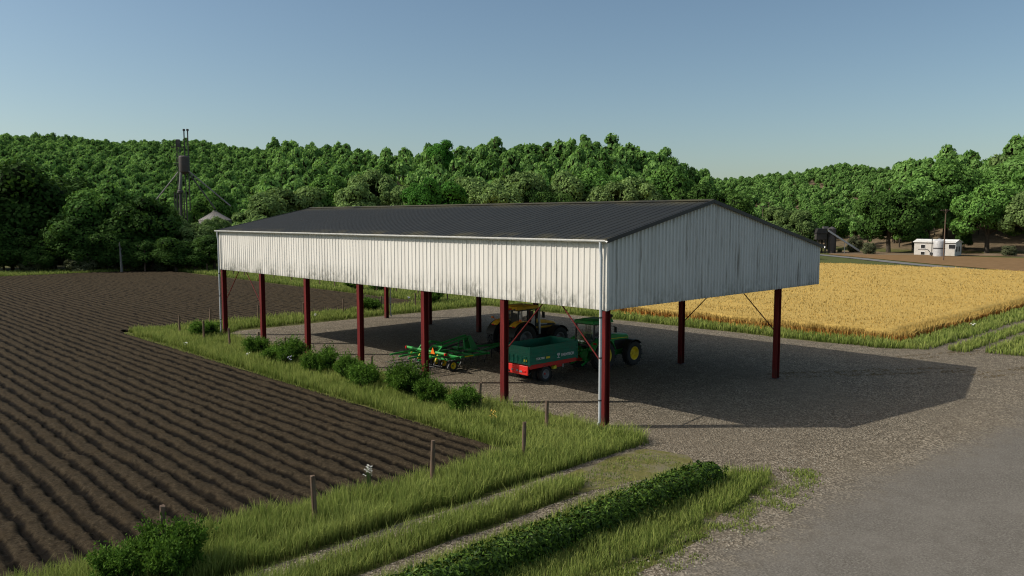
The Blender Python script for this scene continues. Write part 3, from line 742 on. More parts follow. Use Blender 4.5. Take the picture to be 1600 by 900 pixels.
def yellow_tractor():
    t = thing('tractor', 'large yellow tractor with black mudguards and silver exhaust pipe standing hitched to the cultivator', 'tractor', (10.25, 16.05, 0)); t.scale = (.955,)*3
    for s_ in (-1, 1):
        wheel(t, (-.32, s_*1.10, 1.07), 1.07, .70, .58, M_rimg, s_, 20)
        wheel(t, (3.22, s_*1.0, .82), .82, .58, .43, M_rimg, s_, 18, M_red)
    m = MB(); m.span((-.5, 3.4), (-.28, .28), (.7, 1.4)); m.box((-.3, 0, 1.05), (.9, 1.5, .5)); m.box((3.22, 0, .82), (.3, 1.45, .24)); m.box((-.55, 0, 1.15), (.4, .7, .8))
    m.build('chassis', M_dgrey, t, .03)
    m = MB(); pr = [(1.35, 1.55), (3.55, 1.5), (3.72, 1.58), (3.70, 1.78), (3.5, 1.95), (2.6, 2.12), (1.35, 2.22)]
    m.prism(pr, 'Y', -.42, .42); h = m.build('bonnet', M_yel, t, .09)
    m = MB()
    for s_ in (-1, 1): m.add([(1.5, s_*.424, 1.72), (3.45, s_*.424, 1.68), (3.62, s_*.424, 1.80), (1.5, s_*.424, 1.98)], [(0, 1, 2, 3)])
    m.build('side_panel', M_black, h, smooth=0)
    for s_ in (-1, 1): MB().add([(1.9, s_*.428, 1.835), (2.75, s_*.428, 1.79), (2.75, s_*.428, 1.86), (1.9, s_*.428, 1.91)], [(0, 1, 2, 3)]).build('badge', M_silver, h, smooth=0)
    m = MB(); m.span((3.66, 3.74), (-.33, .33), (1.05, 1.72)); m.span((1.4, 3.5), (-.38, .38), (1.15, 1.53)); m.build('grille', M_black, t, .02)
    m = MB(); m.box((3.85, 0, 1.0), (.35, .8, .5)); m.build('front_weight', M_dgrey, t, .05)
    for s_ in (-1, 1): MB().box((3.73, s_*.25, 1.72), (.04, .22, .1)).build('headlight', M_white, t, .01)
    for s_ in (-1, 1):
        ya, yb = (s_*1.40, s_*.62) if s_ < 0 else (.62, 1.40)
        m = MB(); m.strip(arc(-.3, 1.05, 1.18, 12, 165, 18), .04, 'Y', ya, yb); m.prism(arc(-.3, 1.05, 1.17, 14, 163, 16)+[(-.9, 1.35), (.6, 1.35)], 'Y', s_*.66-.02, s_*.66+.02)
        f = m.build('mudguard', M_black, t, .01)
        m = MB(); m.strip(arc(-.3, 1.06, 1.22, 50, 132, 12), .05, 'Y', s_*1.2 if s_ < 0 else .6, -.6 if s_ < 0 else 1.2); m.strip(arc(-.3, 1.06, 1.22, 14, 40, 5), .04, 'Y', s_*1.02-.1, s_*1.02+.1)
        m.build('mudguard_cover', M_yel, f, .02)
        MB().box((-1.12, s_*1.0, 1.98), (.05, .24, .09)).build('tail_light', M_redl, f)
        m = MB(); m.bar((-.75, s_*.8, 2.15), (-.85, s_*1.3, 2.42), .03); m.box((-.85, s_*1.38, 2.43), (.06, .2, .13)); m.build('indicator', M_oran, f)
        m = MB(); m.strip(arc(3.22, .82, .92, 25, 160, 12), .025, 'Y', s_*1.0-.29, s_*1.0+.29); m.build('front_mudguard', M_dgrey, t)
    c = part_empty('cab', t); m = MB()
    for s_ in (-1, 1):
        y = s_*.80
        m.bar((-.45, y*.95, 1.9), (-.40, y*.92, 3.05), .08); m.bar((.45, y, 1.6), (.45, y*.96, 3.05), .09); m.bar((1.35, y*.8, 1.65), (1.30, y*.88, 3.05), .07)
        m.bar((-.45, y*.95, 1.95), (.45, y, 1.9), .07); m.bar((.45, y, 1.55), (1.35, y*.8, 1.65), .07); m.bar((-.4, y*.92, 3.0), (1.3, y*.9, 3.0), .08)
        m.span((.3, 1.3), (y*.9-.06, y*.9+.06), (1.15, 1.6))
    m.bar((-.45, -.76, 1.95), (-.45, .76, 1.95), .08); m.bar((-.4, -.72, 3.0), (-.4, .72, 3.0), .08); m.bar((1.35, -.62, 1.7), (1.35, .62, 1.7), .07); m.bar((-.46, -.1, 1.95), (-.42, -.1, 3.0), .05)
    m.build('cab_frame', M_black, c)
    m = MB()
    m.add([(-.45, -.72, 1.98), (-.45, .72, 1.98), (-.405, .7, 2.98), (-.405, -.7, 2.98)], [(0, 1, 2, 3)]); m.add([(1.34, -.6, 1.72), (1.34, .6, 1.72), (1.295, .66, 2.98), (1.295, -.66, 2.98)], [(0, 1, 2, 3)])
    for s_ in (-1, 1):
        m.add([(-.4, s_*.76, 1.97), (.41, s_*.79, 1.93), (.41, s_*.76, 2.98), (-.36, s_*.73, 2.98)], [(0, 1, 2, 3)]); m.add([(.5, s_*.78, 1.62), (1.32, s_*.65, 1.7), (1.27, s_*.7, 2.98), (.5, s_*.76, 2.98)], [(0, 1, 2, 3)])
    m.build('window', M_glass, c, smooth=0)
    m = MB(); m.box((.45, 0, 3.16), (2.15, 1.72, .22), top=(.9, .9)); m.box((.45, 0, 3.30), (1.4, 1.2, .06), top=(.9, .9)); rf = m.build('cab_roof', M_yel, c, .05)
    m = MB(); m.box((-.60, 0, 3.08), (.08, .5, .1)); m.build('roof_light', M_redl, rf, .01)
    for s_ in (-1, 1): MB().box((-.6, s_*.55, 3.06), (.08, .2, .12)).build('work_light', M_dgrey, rf, .01)
    m = MB(); m.box((.5, 0, 1.62), (1.6, 1.3, .1)); m.box((1.2, 0, 1.95), (.24, .7, .5)); m.build('cab_floor', M_dgrey, c, .02)
    m = MB(); m.box((.2, 0, 2.05), (.55, .55, .16)); m.box((-.06, 0, 2.42), (.16, .52, .7), ry=R(-8)); m.box((.2, -.4, 2.2), (.4, .14, .1)); m.build('seat', M_seat, c, .05)
    o = MB().lathe([(.19, -.015), (.21, 0), (.19, .015)], (0, 0, 0), 'Z', 20).build('steering_wheel', M_black, c); o.location = (.88, 0, 2.35); o.rotation_euler = (0, R(-30), 0)
    MB().tube([(1.1, 0, 2.0), (.88, 0, 2.34)], .03, 8).build('steering_column', M_black, c)
    m = MB(); m.tube([(1.62, -.72, 1.25), (1.62, -.72, 2.0), (1.62, -.72, 2.1), (1.62, -.72, 2.9), (1.66, -.72, 3.12)], [.10, .11, .085, .085, .08], 14); m.bar((1.62, -.7, 1.6), (1.62, -.4, 1.6), .06)
    m.build('exhaust', M_silver, t)
    for s_ in (-1, 1):
        m = MB(); m.tube([(1.3, s_*.7, 2.9), (1.55, s_*1.15, 2.85), (1.55, s_*1.18, 2.75)], .022, 6); m.box((1.55, s_*1.2, 2.62), (.08, .22, .42)); m.build('mirror', M_black, t, .03)
        m = MB(); m.box((.95, s_*.92, .55), (.45, .24, .04)); m.box((.95, s_*.9, .9), (.45, .22, .04)); m.box((.95, s_*.88, 1.22), (.45, .2, .04)); m.bar((.74, s_*.88, .5), (.74, s_*.8, 1.5), .04); m.bar((1.16, s_*.88, .5), (1.16, s_*.8, 1.5), .04); m.build('step', M_dgrey, t)
        m = MB(); m.tube([(.75, s_*.55, .75), (1.9, s_*.55, .75)], .22, 12); m.build('fuel_tank', M_black, t)
    m = MB()
    for s_ in (-1, 1):
        m.bar((-.5, s_*.35, .75), (-1.3, s_*.45, .6), .08, .1); m.bar((-.6, s_*.38, 1.5), (-1.0, s_*.42, .68), .05); m.bar((-.5, s_*.3, 1.45), (-.85, s_*.4, 1.55), .08)
    m.box((-.75, 0, 1.2), (.1, .6, .7)); m.bar((-.5, 0, .6), (-1.35, 0, .58), .1, .06); m.build('linkage', M_black, t, .01)
yellow_tractor()

def text_part(body, size, loc, rot, mat, parent, name, sx=1., bold=.0):
    c = bpy.data.curves.new(name, 'FONT'); c.body = body; c.size = size; c.extrude = .002; c.offset = bold; c.align_x = 'CENTER'; c.align_y = 'CENTER'
    tmp = bpy.data.objects.new('tmp', c); COL.objects.link(tmp)
    dg = bpy.context.evaluated_depsgraph_get(); me = bpy.data.meshes.new_from_object(tmp.evaluated_get(dg)); bpy.data.objects.remove(tmp)
    me.materials.clear(); me.materials.append(mat)
    o = bpy.data.objects.new(name, me); o.location = loc; o.rotation_euler = rot; o.scale = (sx, 1, 1); return link(o, parent)

def trailer():
    t = thing('tipping_trailer', 'dark green high sided tipping trailer on a red chassis behind the green tractor', 'trailer', (3.66, 9.18, 0))
    Ln, Wd, z0, z1 = 3.78, 2.04, 1.06, 2.02; h = Wd/2
    box = part_empty('tipping_body', t)
    def side(x0, x1, y, out, name):
        m = MB(); m.span((x0, x1), (y-.02, y+.02), (z0, z1))
        for zz, hh, th in ((z0+.06, .12, .05), (z0+.56, .09, .05), (z1-.06, .12, .06), (z0+.36, .035, .03), (z0+.86, .035, .03)): m.box(((x0+x1)/2, y+out*.02, zz), (x1-x0-.006, .04+th*.6, hh))
        return m.build(name, M_teal, box, .012)
    s1 = side(.06, Ln-.06, -h, -1, 'side_board'); s2 = side(.06, Ln-.06, h, 1, 'side_board')
    for x, nm, out in ((.0, 'tailboard', -1), (Ln, 'headboard', 1)):
        m = MB(); m.span((x-.02, x+.02), (-h+.05, h-.05), (z0, z1+(.0 if x == 0 else .03)))
        for zz, hh, th in ((z0+.06, .12, .05), (z0+.56, .09, .05), (z1-.06, .12, .06), (z0+.36, .035, .03), (z0+.86, .035, .03)): m.box((x+out*.02, 0, zz), (.04+th*.6, Wd-.12, hh))
        o = m.build(nm, M_teal, box, .012)
        if x == 0: tail = o
    for x in (0.02, Ln-.02):
        for y in (-h, h): MB().span((x-.05, x+.05), (y-.05, y+.05), (z0-.06, z1+.02)).build('corner_post', M_teal, box, .012)
    MB().span((.03, Ln-.03), (-h+.03, h-.03), (z0, z0+.04)).build('body_floor', M_teal, box)
    m = MB()
    for y in (-.42, .42): m.span((.05, 4.3), (y-.06, y+.06), (.72, 1.0))
    for x in (.3, 1.3, 2.3, 3.4, 4.2): m.span((x-.05, x+.05), (-.95 if x < 3.5 else -.42, .95 if x < 3.5 else .42), (.80, 1.0))
    m.bar((.05, -.98, .935), (3.75, -.98, .935), .06, .22); m.bar((.05, .98, .935), (3.75, .98, .935), .06, .22)
    m.bar((4.2, -.42, .78), (5.35, -.04, .62), .1, .16); m.bar((4.2, .42, .78), (5.35, .04, .62), .1, .16); m.box((5.4, 0, .62), (.3, .14, .12))
    ch = m.build('chassis', M_red, t, .012)
    m = MB(); m.span((-.07, .0), (-h+.05, h-.05), (.50, 1.0)); rb_ = m.build('rear_bumper', M_red, t, .02)
    for y in (-.72, -.2, .72, .2):
        MB().box((-.085, y, .71), (.03, .24 if abs(y) > .5 else .12, .10)).build('tail_light' if abs(y) > .5 else 'reflector', M_redl if abs(y) > .5 else M_rimg, rb_, .005)
    m = MB(); m.box((-.085, -.46, .68), (.02, .2, .09)); m.build('number_plate', M_rimg, rb_)
    MB().tube([(-.12, .45, .62), (-.02, .45, .62)], .05, 10).build('coupling', M_black, rb_)
    for s_ in (-1, 1):
        for k, yy in enumerate((.88, .44)):
            wheel(t, (1.28, s_*yy, .43), .43, .30, .25, M_rimg, s_, 0, M_red)
        m = MB(); m.strip(arc(1.28, .43, .485, 20, 160, 12), .015, 'Y', s_*.7-.32, s_*.7+.32); m.box((1.76, s_*.7, .36), (.02, .6, .34)); m.build('wheel_mudguard', M_black, t)
    MB().tube([(1.28, -.9, .43), (1.28, .9, .43)], .06, 10).build('axle', M_dgrey, t)
    m = MB(); m.prism([(1.86, .62), (2.14, .62), (2.10, .82), (1.92, .76)], 'Y', -1.02, -.84); m.build('wheel_chock', M_sticker, ch, .01)
    m = MB(); m.bar((2.0, -.5, .68), (3.2, -.3, .6), .08); m.box((2.7, -.62, .68), (.5, .12, .16)); m.build('support_leg', M_red, ch, .01)
    MB().tube([(3.95, .18, .78), (3.95, .18, .3)], .05, 10).build('jack_stand', M_silver, ch)
    # lettering and stickers on the side facing the fence
    yf = -h-.06
    text_part('TDK 900', .17, (.78, yf, 1.34), (R(90), 0, 0), M_white, s1, 'lettering', 1., .004)
    text_part('FARMTECH', .21, (2.95, yf, 1.34), (R(90), 0, 0), M_white, s1, 'lettering', .98, .007)
    m = MB()
    for s_ in (-1, 1):
        m.bar((2.21, yf, 1.31), (2.21+s_*.11, yf, 1.43), .012, .045, (0, 0, 1)); m.bar((2.21, yf, 1.37), (2.21+s_*.075, yf, 1.48), .012, .04)
    m.bar((2.21, yf, 1.24), (2.21, yf, 1.48), .012, .04); m.box((2.21, yf, 1.225), (.24, .012, .025)); m.build('emblem', M_white, s1)
    MB().box((1.38, -h-.058, 1.34), (.30, .012, .11)).build('sticker', M_sticker, s1)
    MB().box((-.058, -.78, 1.29), (.012, .24, .12)).build('sticker', M_sticker, tail)
    MB().prism([(.84, 1.20), (1.0, 1.20), (.92, 1.44)], 'X', -.075, -.06).build('marker_triangle', M_oran, tail)
    m = MB()
    for y in np.linspace(-.8, .8, 6): m.span((-.075, -.045), (y-.03, y+.03), (z0+.02, z0+.45))
    m.build('stiffener', M_teal, tail, .005)
trailer()

def cultivator():
    t = thing('field_cultivator', 'green folding field cultivator with black spring tines and trailing harrow behind the yellow tractor', 'cultivator', (0, 15.45, 0))
    H = 1.85
    m = MB()
    for x in (2.55, 3.55, 4.6, 5.75): m.bar((x, -H, .80), (x, H, .80), .10, .10)
    for y in (-1.7, -.62, .62, 1.7): m.bar((2.5, y, .80), (5.85, y, .80), .10, .12)
    m.bar((5.8, -.95, .80), (8.55, -.02, .86), .10, .14); m.bar((5.8, .95, .80), (8.55, .02, .86), .10, .14); m.box((8.65, 0, .82), (.35, .16, .10))
    fr = m.build('frame', M_jdeep, t, .01)
    MB().tube([(2.42, -H-.02, 1.12), (2.42, H+.02, 1.12)], .085, 14).build('rear_tube', M_jdeep, fr)
    m = MB()
    for y in (-1.7, -.6, .6, 1.7): m.bar((2.42, y, 1.1), (2.75, y, .84), .07, .1)
    m.build('tube_bracket', M_jdeep, fr)
    # hitch mast and fold truss
    m = MB()
    for y in (-.35, .35):
        m.bar((3.3, y, 1.28), (5.55, y*.6, 1.68), .07, .10); m.bar((5.1, y*.6, 1.58), (5.15, y, .84), .07)
        m.add([(5.45, y*.6-.03, 1.72), (5.65, y*.6-.03, 1.72), (6.15, y-.03, .86), (5.6, y-.03, .86), (5.45, y*.6+.03, 1.72), (5.65, y*.6+.03, 1.72), (6.15, y+.03, .86), (5.6, y+.03, .86)], [(0, 1, 2, 3), (7, 6, 5, 4), (0, 4, 5, 1), (1, 5, 6, 2), (2, 6, 7, 3), (3, 7, 4, 0)])
    m.bar((3.3, -.4, 1.28), (3.3, .4, 1.28), .09); m.bar((3.3, -.4, 1.28), (2.7, -.5, .86), .08); m.bar((3.3, .4, 1.28), (2.7, .5, .86), .08)
    m.build('mast', M_jdeep, fr, .006)
    m = MB()
    for y in (1.0, 1.5): m.bar((2.9, y, .86), (3.5, y, 1.42), .1, .1); m.bar((3.5, y, 1.42), (4.3, y, 1.30), .1, .1); m.bar((4.3, y, 1.3), (4.7, y, .86), .08, .08)
    m.bar((3.5, .9, 1.42), (3.5, 1.65, 1.42), .1); m.build('fold_arm', M_jdeep, fr, .006)
    m = MB(); m.tube([(3.4, -.1, 1.1), (4.6, -.1, 1.25)], .05, 10); m.tube([(4.6, -.1, 1.25), (5.5, -.1, 1.4)], .028, 8); m.build('hydraulic_cylinder', M_black, fr)
    m = MB(); m.tube([(5.6, .1, 1.55), (6.5, .12, 1.05), (7.6, .05, 1.0), (8.6, .0, 1.3), (9.0, 0, 1.35)], .018, 6); m.tube([(5.6, -.1, 1.5), (6.5, -.12, 1.02), (7.6, -.05, .98), (8.7, -.05, 1.25), (9.0, -.1, 1.4)], .018, 6); m.build('hose', M_black, fr)
    # spring tines
    def shank():
        m = MB(); pts = [(0, 0, .10), (.16, 0, .12), (.27, 0, .02), (.26, 0, -.18), (.14, 0, -.38), (.05, 0, -.52), (.10, 0, -.64)]
        for a, b in zip(pts[:-1], pts[1:]): m.bar(a, b, .05, .028)
        m.add([(.02, -.05, -.58), (.02, .05, -.58), (.20, 0, -.68), (.10, -.03, -.60), (.10, .03, -.60)], [(0, 1, 4, 3), (3, 4, 2)])
        return m.mesh('spring_tine', M_black)
    sm = shank(); cm = MB().box((0, 0, .08), (.16, .1, .1)).mesh('clamp', M_black)
    for i, x in enumerate((2.55, 3.55, 4.6, 5.75)):
        for k in range(6):
            y = -H+.12 + k*.64 + (i % 4)*.14
            if y > H: continue
            o = bpy.data.objects.new('spring_tine', sm); o.location = (x, y, .80); link(o, fr)
            o.rotation_euler = (0, 0, math.pi*0)
    for (x, y) in ((3.05, -1.52), (3.22, -1.22), (3.05, 1.5), (3.75, 1.4), (3.3, -.35), (3.3, .4)):
        wheel(t, (x+.1, y, .34), .34, .22, .19, M_jyel, -1 if y < 0 else 1, 0, M_jgreen)
    m = MB()
    for y in (-1.3, 1.25, .02): m.bar((3.05, y-.08, .4), (3.95, y, .4), .06, .08); m.bar((3.5, y, .4), (3.55, y, .82), .07)
    m.build('wheel_arm', M_jdeep, fr)
    m = MB()
    for y in (-1.1, -.3, .5, 1.3): m.tube([(2.42, y, 1.0), (2.2, y, .62)], .05, 8)
    m.build('harrow_spring', M_jyel, fr)
    # trailing harrow: four sections, each hung from an arm
    for k, y in enumerate((-1.35, -.45, .45, 1.35)):
        a = MB(); a.bar((2.5, y-.1, 1.0), (.78, y-.1+.05, .92), .07, .10); arm = a.build('harrow_arm', M_jdeep, t, .008)
        m = MB(); m.bar((1.0, y, .92), (1.05, y, .46), .02); m.bar((2.0, y, .96), (1.95, y, .46), .02)
        yy0 = y-.5; yy1 = y+.5
        for i, x in enumerate((.85, 1.3, 1.75, 2.15)):
            m.tube([(x, yy0, .44), (x, yy1, .44)], .022, 6)
            for yy in np.linspace(yy0+.04, yy1-.04, 9):
                m.tube([(x, yy+.03*(i % 2), .46), (x-.05, yy+.03*(i % 2), .26), (x-.16, yy+.03*(i % 2), .03)], .009, 4)
        for yy in (yy0+.15, yy1-.15): m.bar((.85, yy, .45), (2.15, yy, .45), .03)
        m.build('harrow', M_black, arm)
    for y in (-H-.03, H+.03): MB().box((2.38, y*.985, 1.12), (.16, .10, .14)).build('reflector', M_redl, fr, .01)
    m = MB(); m.prism([(-.98, 1.04), (-.58, 1.04), (-.78, 1.42)], 'X', 2.29, 2.31); m.build('warning_triangle', M_oran, fr)
    m = MB()
    for y in (-H-.052,): m.add([(3.9, -1.752, .77), (4.7, -1.752, .77), (4.7, -1.752, .83), (3.9, -1.752, .83)], [(0, 1, 2, 3)])
    m.build('decal', M_jyel, fr, smooth=0)
    MB().tube([(7.7, .12, .8), (7.7, .12, .05)], .04, 8).build('jack_stand', M_black, fr)
cultivator()

# ------------------------------------------------------------------ fence posts
ORD = ['first', 'second', 'third', 'fourth', 'fifth', 'sixth', 'seventh', 'eighth', 'ninth', 'tenth', 'eleventh', 'twelfth', 'thirteenth', 'fourteenth', 'fifteenth', 'sixteenth', 'seventeenth', 'eighteenth', 'nineteenth', 'twentieth']
def post_mesh(seed):
    r = random.Random(seed); m = MB(); n = 9
    hs = [-.1, .45, 1.0, 1.42]; pts = [(r.uniform(-.008, .008), r.uniform(-.008, .008), h_) for h_ in hs]
    m.tube(pts, [.080, .077, .073, .070], n)
    m.v = [(x+r.uniform(-.006, .006), y+r.uniform(-.006, .006), z+(r.uniform(-.02, .02) if z > 1.2 else 0)) for x, y, z in m.v]
    return m.mesh('fence_post', M_wood, 30)
PM = [post_mesh(k) for k in range(4)]
pk = 0
def fpost(x, y, label, group, z=1.):
    global pk
    o = bpy.data.objects.new('fence_post', PM[pk % 4]); pk += 1
    o.location = (x, y, float(terr(x, y))); o.rotation_euler = (R(random.uniform(-2.5, 2.5)), R(random.uniform(-2.5, 2.5)), random.uniform(0, 6)); o.scale = (1, 1, z*random.uniform(.95, 1.05)); link(o)
    tag(o, label, 'fence post', group)
for k, (x, y) in enumerate([(-2.56, .0), (-5.82, -1.0), (-9.85, -.78), (-14.45, -1.2), (-18.6, -.9), (-22.8, -.9)]):
    if k == 0: continue
    fpost(x, y, ['', 'weathered round fence post in tall grass near the corner of the ploughed field', 'weathered fence post beside the white flowers on the ploughed field edge', 'weathered fence post in grass, between the white flowers and the foreground bushes', 'thick wooden fence post rising behind the green foreground bushes', 'wooden fence post along the grassy lane left of the foreground bushes'][k], 'posts along the grassy lane', 1.05)
for k, (x, y) in enumerate([(-2.5, 1.0), (-2.3, 5.4), (-2.3, 9.7), (-2.0, 14.4), (-2.1, 18.8), (-2.0, 23.9), (-2.2, 27.3), (-2.6, 30.7), (-2.5, 35.2), (-2.4, 39.9)]):
    fpost(x, y, f'{ORD[k]} weathered post from the near end in the fence beside the shed posts', 'posts between shed and ploughed field')
for k, (x, y) in enumerate([(1.1, 42.6), (5.3, 42.5), (9.4, 42.3), (13.7, 42.6), (17.8, 42.4), (21.9, 42.4), (26.3, 42.8)]):
    fpost(x, y, f'{ORD[k]} wooden post from the left in the fence behind the shed', 'posts along the end of the yard')
for k, y in enumerate([46.6, 50.7, 54.9, 58.5, 62.2, 67.2, 71.3, 75.5, 79.9, 84.6, 88.3, 92.8, 97., 102.5, 108.2, 111.8, 115.8]):
    fpost(28.1+.4*math.sin(k), y, f'{ORD[k]} small distant post from the yard in the fence along the far field edge', 'posts along the far field edge')

# ------------------------------------------------------------------ foliage builders
def crown(rng, W, Hc, z0, nblob, nleaf, ls, core=True, low=-.55, spread=.62, blob=(.30, .46), aspect=.72, top=0., fuzz=(.72, 1.02), jit=.42):
    """leaf faces spread over many clumps; returns verts, quads, tint"""
    rx = W/2; rz = Hc/2; c0 = np.array([0, 0, z0+rz])
    k = np.arange(nblob)+.5; ph = np.arccos(1-2*k/nblob); th = math.pi*(1+5**.5)*k
    d = np.stack([np.cos(th)*np.sin(ph), np.sin(th)*np.sin(ph), np.cos(ph)], -1)+rng.normal(0, .16, (nblob, 3))
    d = d[d[:, 2] > low]; d /= np.linalg.norm(d, axis=1, keepdims=True); nb = len(d)
    rad = spread*rng.uniform(.62, 1.22, (nb, 1))
    taper = 1-top*np.clip(d[:, 2:3], 0, 1)
    bc = c0 + d*np.array([rx, rx, rz])*rad*np.concatenate([taper, taper, np.ones_like(taper)], 1)
    br = rx*rng.uniform(blob[0]*.72, blob[1], nb); bt = rng.normal(.5, .22, nb)
    w = br**2/np.sum(br**2); cnt = np.maximum(6, (w*nleaf).astype(int)); bi = np.repeat(np.arange(nb), cnt); N = len(bi)
    n = rng.normal(0, 1, (N, 3)); n /= np.linalg.norm(n, axis=1, keepdims=True)
    fl = (np.sum(n*d[bi], 1) < -.25); n[fl] *= -1
    # clumpy shell: sub-clump modulation of the radius
    sub = .5+.5*np.sin(n[:, 0]*5+bi)*np.sin(n[:, 1]*5+bi*2.1)*np.sin(n[:, 2]*5+bi*.7)
    p = bc[bi]+n*(br[bi]*(rng.uniform(fuzz[0], fuzz[1], N)+.22*sub))[:, None]*np.array([1, 1, .85])
    nr = n+rng.normal(0, jit, (N, 3))+np.array([0, 0, .12]); nr /= np.linalg.norm(nr, axis=1, keepdims=True)
    t = np.cross(nr, rng.normal(0, 1, (N, 3))); t /= np.linalg.norm(t, axis=1, keepdims=True)+1e-9; b = np.cross(nr, t)
    s = (ls*rng.uniform(.6, 1.35, N))[:, None]; bend = nr*s*.12
    V = np.stack([p-t*s*.5, p-b*s*.5*aspect+bend*rng.uniform(-1, 1, (N, 1)), p+t*s*.5, p+b*s*.5*aspect+bend], 1).reshape(-1, 3)
    tint = np.repeat(np.clip(bt[bi]+rng.normal(0, .22, N)+.12*(sub-.5), 0, 1), 4)
    Q = np.arange(N*4).reshape(-1, 4)
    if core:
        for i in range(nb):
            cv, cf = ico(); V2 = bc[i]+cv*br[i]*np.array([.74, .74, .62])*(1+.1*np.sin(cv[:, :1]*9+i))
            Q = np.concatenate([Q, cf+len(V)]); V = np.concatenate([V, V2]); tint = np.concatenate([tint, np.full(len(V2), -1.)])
    return V, Q, tint, bc
def ico(n=7, m=4):
    vs = []
    for j in range(m+1):
        f = math.pi*(j+.02)/(m+.04)
        for i in range(n): vs.append((math.sin(f)*math.cos(2*math.pi*i/n), math.sin(f)*math.sin(2*math.pi*i/n), math.cos(f)))
    fs = [(j*n+i, (j+1)*n+i, (j+1)*n+(i+1) % n, j*n+(i+1) % n) for j in range(m) for i in range(n)]
    return np.array(vs), np.array(fs)
def trunk_mesh(rng, H, r0, bc, name='trunk', mat=None, nl=6):
    m = MB(); top = H*.72
    m.tube([(0, 0, -.4), (rng.normal(0, .1), rng.normal(0, .1), H*.2), (rng.normal(0, .25), rng.normal(0, .25), H*.45), (rng.normal(0, .3), rng.normal(0, .3), top)], [r0*1.25, r0, r0*.75, r0*.35], 9)
    for b in bc[rng.permutation(len(bc))[:nl]]:
        z = H*rng.uniform(.22, .45); m.tube([(0, 0, z), tuple(np.array([b[0]*.5, b[1]*.5, z+(b[2]-z)*.6])), tuple(b*.96)], [r0*.5, r0*.32, r0*.12], 6)
    return m.mesh(name, mat or M_bark)
def leafmesh(name, mat, V, Q, tint): return npmesh(name, V, Q, mat, {'tint': tint})

# tree kinds: unit meshes about 10 m tall, scaled at planting
KINDS = {}
def kind(key, mat, seed, W, Hc, z0, nblob, nleaf, ls, **kw):
    rng = np.random.default_rng(seed); V, Q, T, bc = crown(rng, W, Hc, z0, nblob, nleaf, ls, **kw)
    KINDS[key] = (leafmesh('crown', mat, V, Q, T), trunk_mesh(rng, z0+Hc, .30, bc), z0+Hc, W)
for k in range(3): kind(f'green{k}', L_green, 100+k, 9.5, 9.4, .9, 46, 11000, .36, top=.22, blob=(.26, .40), spread=.72)
for k in range(3): kind(f'olive{k}', L_olive, 110+k, 9.0, 9.8, .4, 46, 12000, .36, top=.22, blob=(.26, .40), spread=.72)
for k in range(3): kind(f'dark{k}', L_dark, 120+k, 10., 9.9, .0, 44, 10500, .38, blob=(.27, .42), spread=.68)
for k in range(2): kind(f'vine{k}', L_vine, 130+k, 6.0, 9.6, .3, 34, 9000, .30, blob=(.34, .48), spread=.70)
for k in range(2): kind(f'shrub{k}', L_shrub, 140+k, 8.5, 8.4, -1.2, 30, 6500, .36, low=-.95)
for k in range(3): kind(f'tall{k}', L_hill, 150+k, 7.0, 8.6, 2.2, 30, 6500, .36, top=.3)
def plant_tree(key, x, y, H, wide, label, group=None, name='broadleaf_tree', cat='tree', sink=.0):
    cm, tm, h0, w0 = KINDS[key]; s = H/h0
    t = thing(name, label, cat, (x, y, float(terr(x, y))-sink), random.uniform(0, 6.28), group)
    t.scale = (s*wide, s*wide, s)
    link(bpy.data.objects.new('trunk', tm), t); link(bpy.data.objects.new('crown', cm), t)
    return t
def tp(px, D, top, key, wide, label, **kw):
    """tree standing at depth D with its top showing at row top"""
    p = at(px, D); z = float(terr(p.x, p.y)); plant_tree(key, p.x, p.y, hz(top, D)-z, wide, label, **kw)
# left: dark grove along the end of the ploughed field
tp(-60, 136, 262, 'dark0', 1.05, 'very dark tree at the left picture edge beyond the ploughed field')
tp(42, 141, 258, 'dark1', 1.15, 'tallest dark spreading tree at the far left corner of the ploughed field')
tp(100, 152, 276, 'dark2', 1.05, 'dark tree behind the tall spreading one at the left field end')
tp(168, 139, 288, 'green1', 1.0, 'tree with bright green sunlit top beyond the left end of the ploughed field')
tp(212, 139, 300, 'dark0', 1.05, 'dark rounded tree right behind the bleached dead trunk')
tp(240, 156, 312, 'dark2', .9, 'dark tree at the foot of the rusty grain elevator, left side')
tp(118, 133, 335, 'dark2', 1.2, 'low dark tree overhanging the left end of the ploughed field')
tp(-10, 131, 340, 'dark1', 1.2, 'low dark tree at the left end of the grass strip by the ploughed field')
tp(180, 133, 352, 'dark0', 1.2, 'low shadowed tree just left of the bleached dead trunk')
tp(262, 146, 352, 'dark1', 1.0, 'small dark tree right of the far utility pole by the ploughed field')
tp(306, 141, 346, 'olive0', 1.25, 'pale green spreading tree just left of the shed roof end')
tp(330, 160, 352, 'dark1', 1.1, 'dark tree in shadow behind the left end of the shed wall')
tp(278, 178, 338, 'olive2', .9, 'olive tree below the grain elevator, left of the bin roof')
tp(235, 182, 334, 'olive0', .9, 'olive tree just left of the grain elevator foot')
tp(338, 181, 337, 'olive0', .8, 'small olive tree in front of the grain bin wall')
tp(386, 172, 338, 'olive1', 1.05, 'pale olive tree right of the grain bin roof above the shed end')
tp(414, 183, 306, 'olive2', 1.1, 'pale olive tree above the left end of the dark shed roof')
tp(340, 208, 296, 'green1', .95, 'mid green tree right behind the grain elevator spouts')
tp(440, 190, 292, 'olive0', 1.05, 'pale tree above the left sloping end of the dark shed roof')
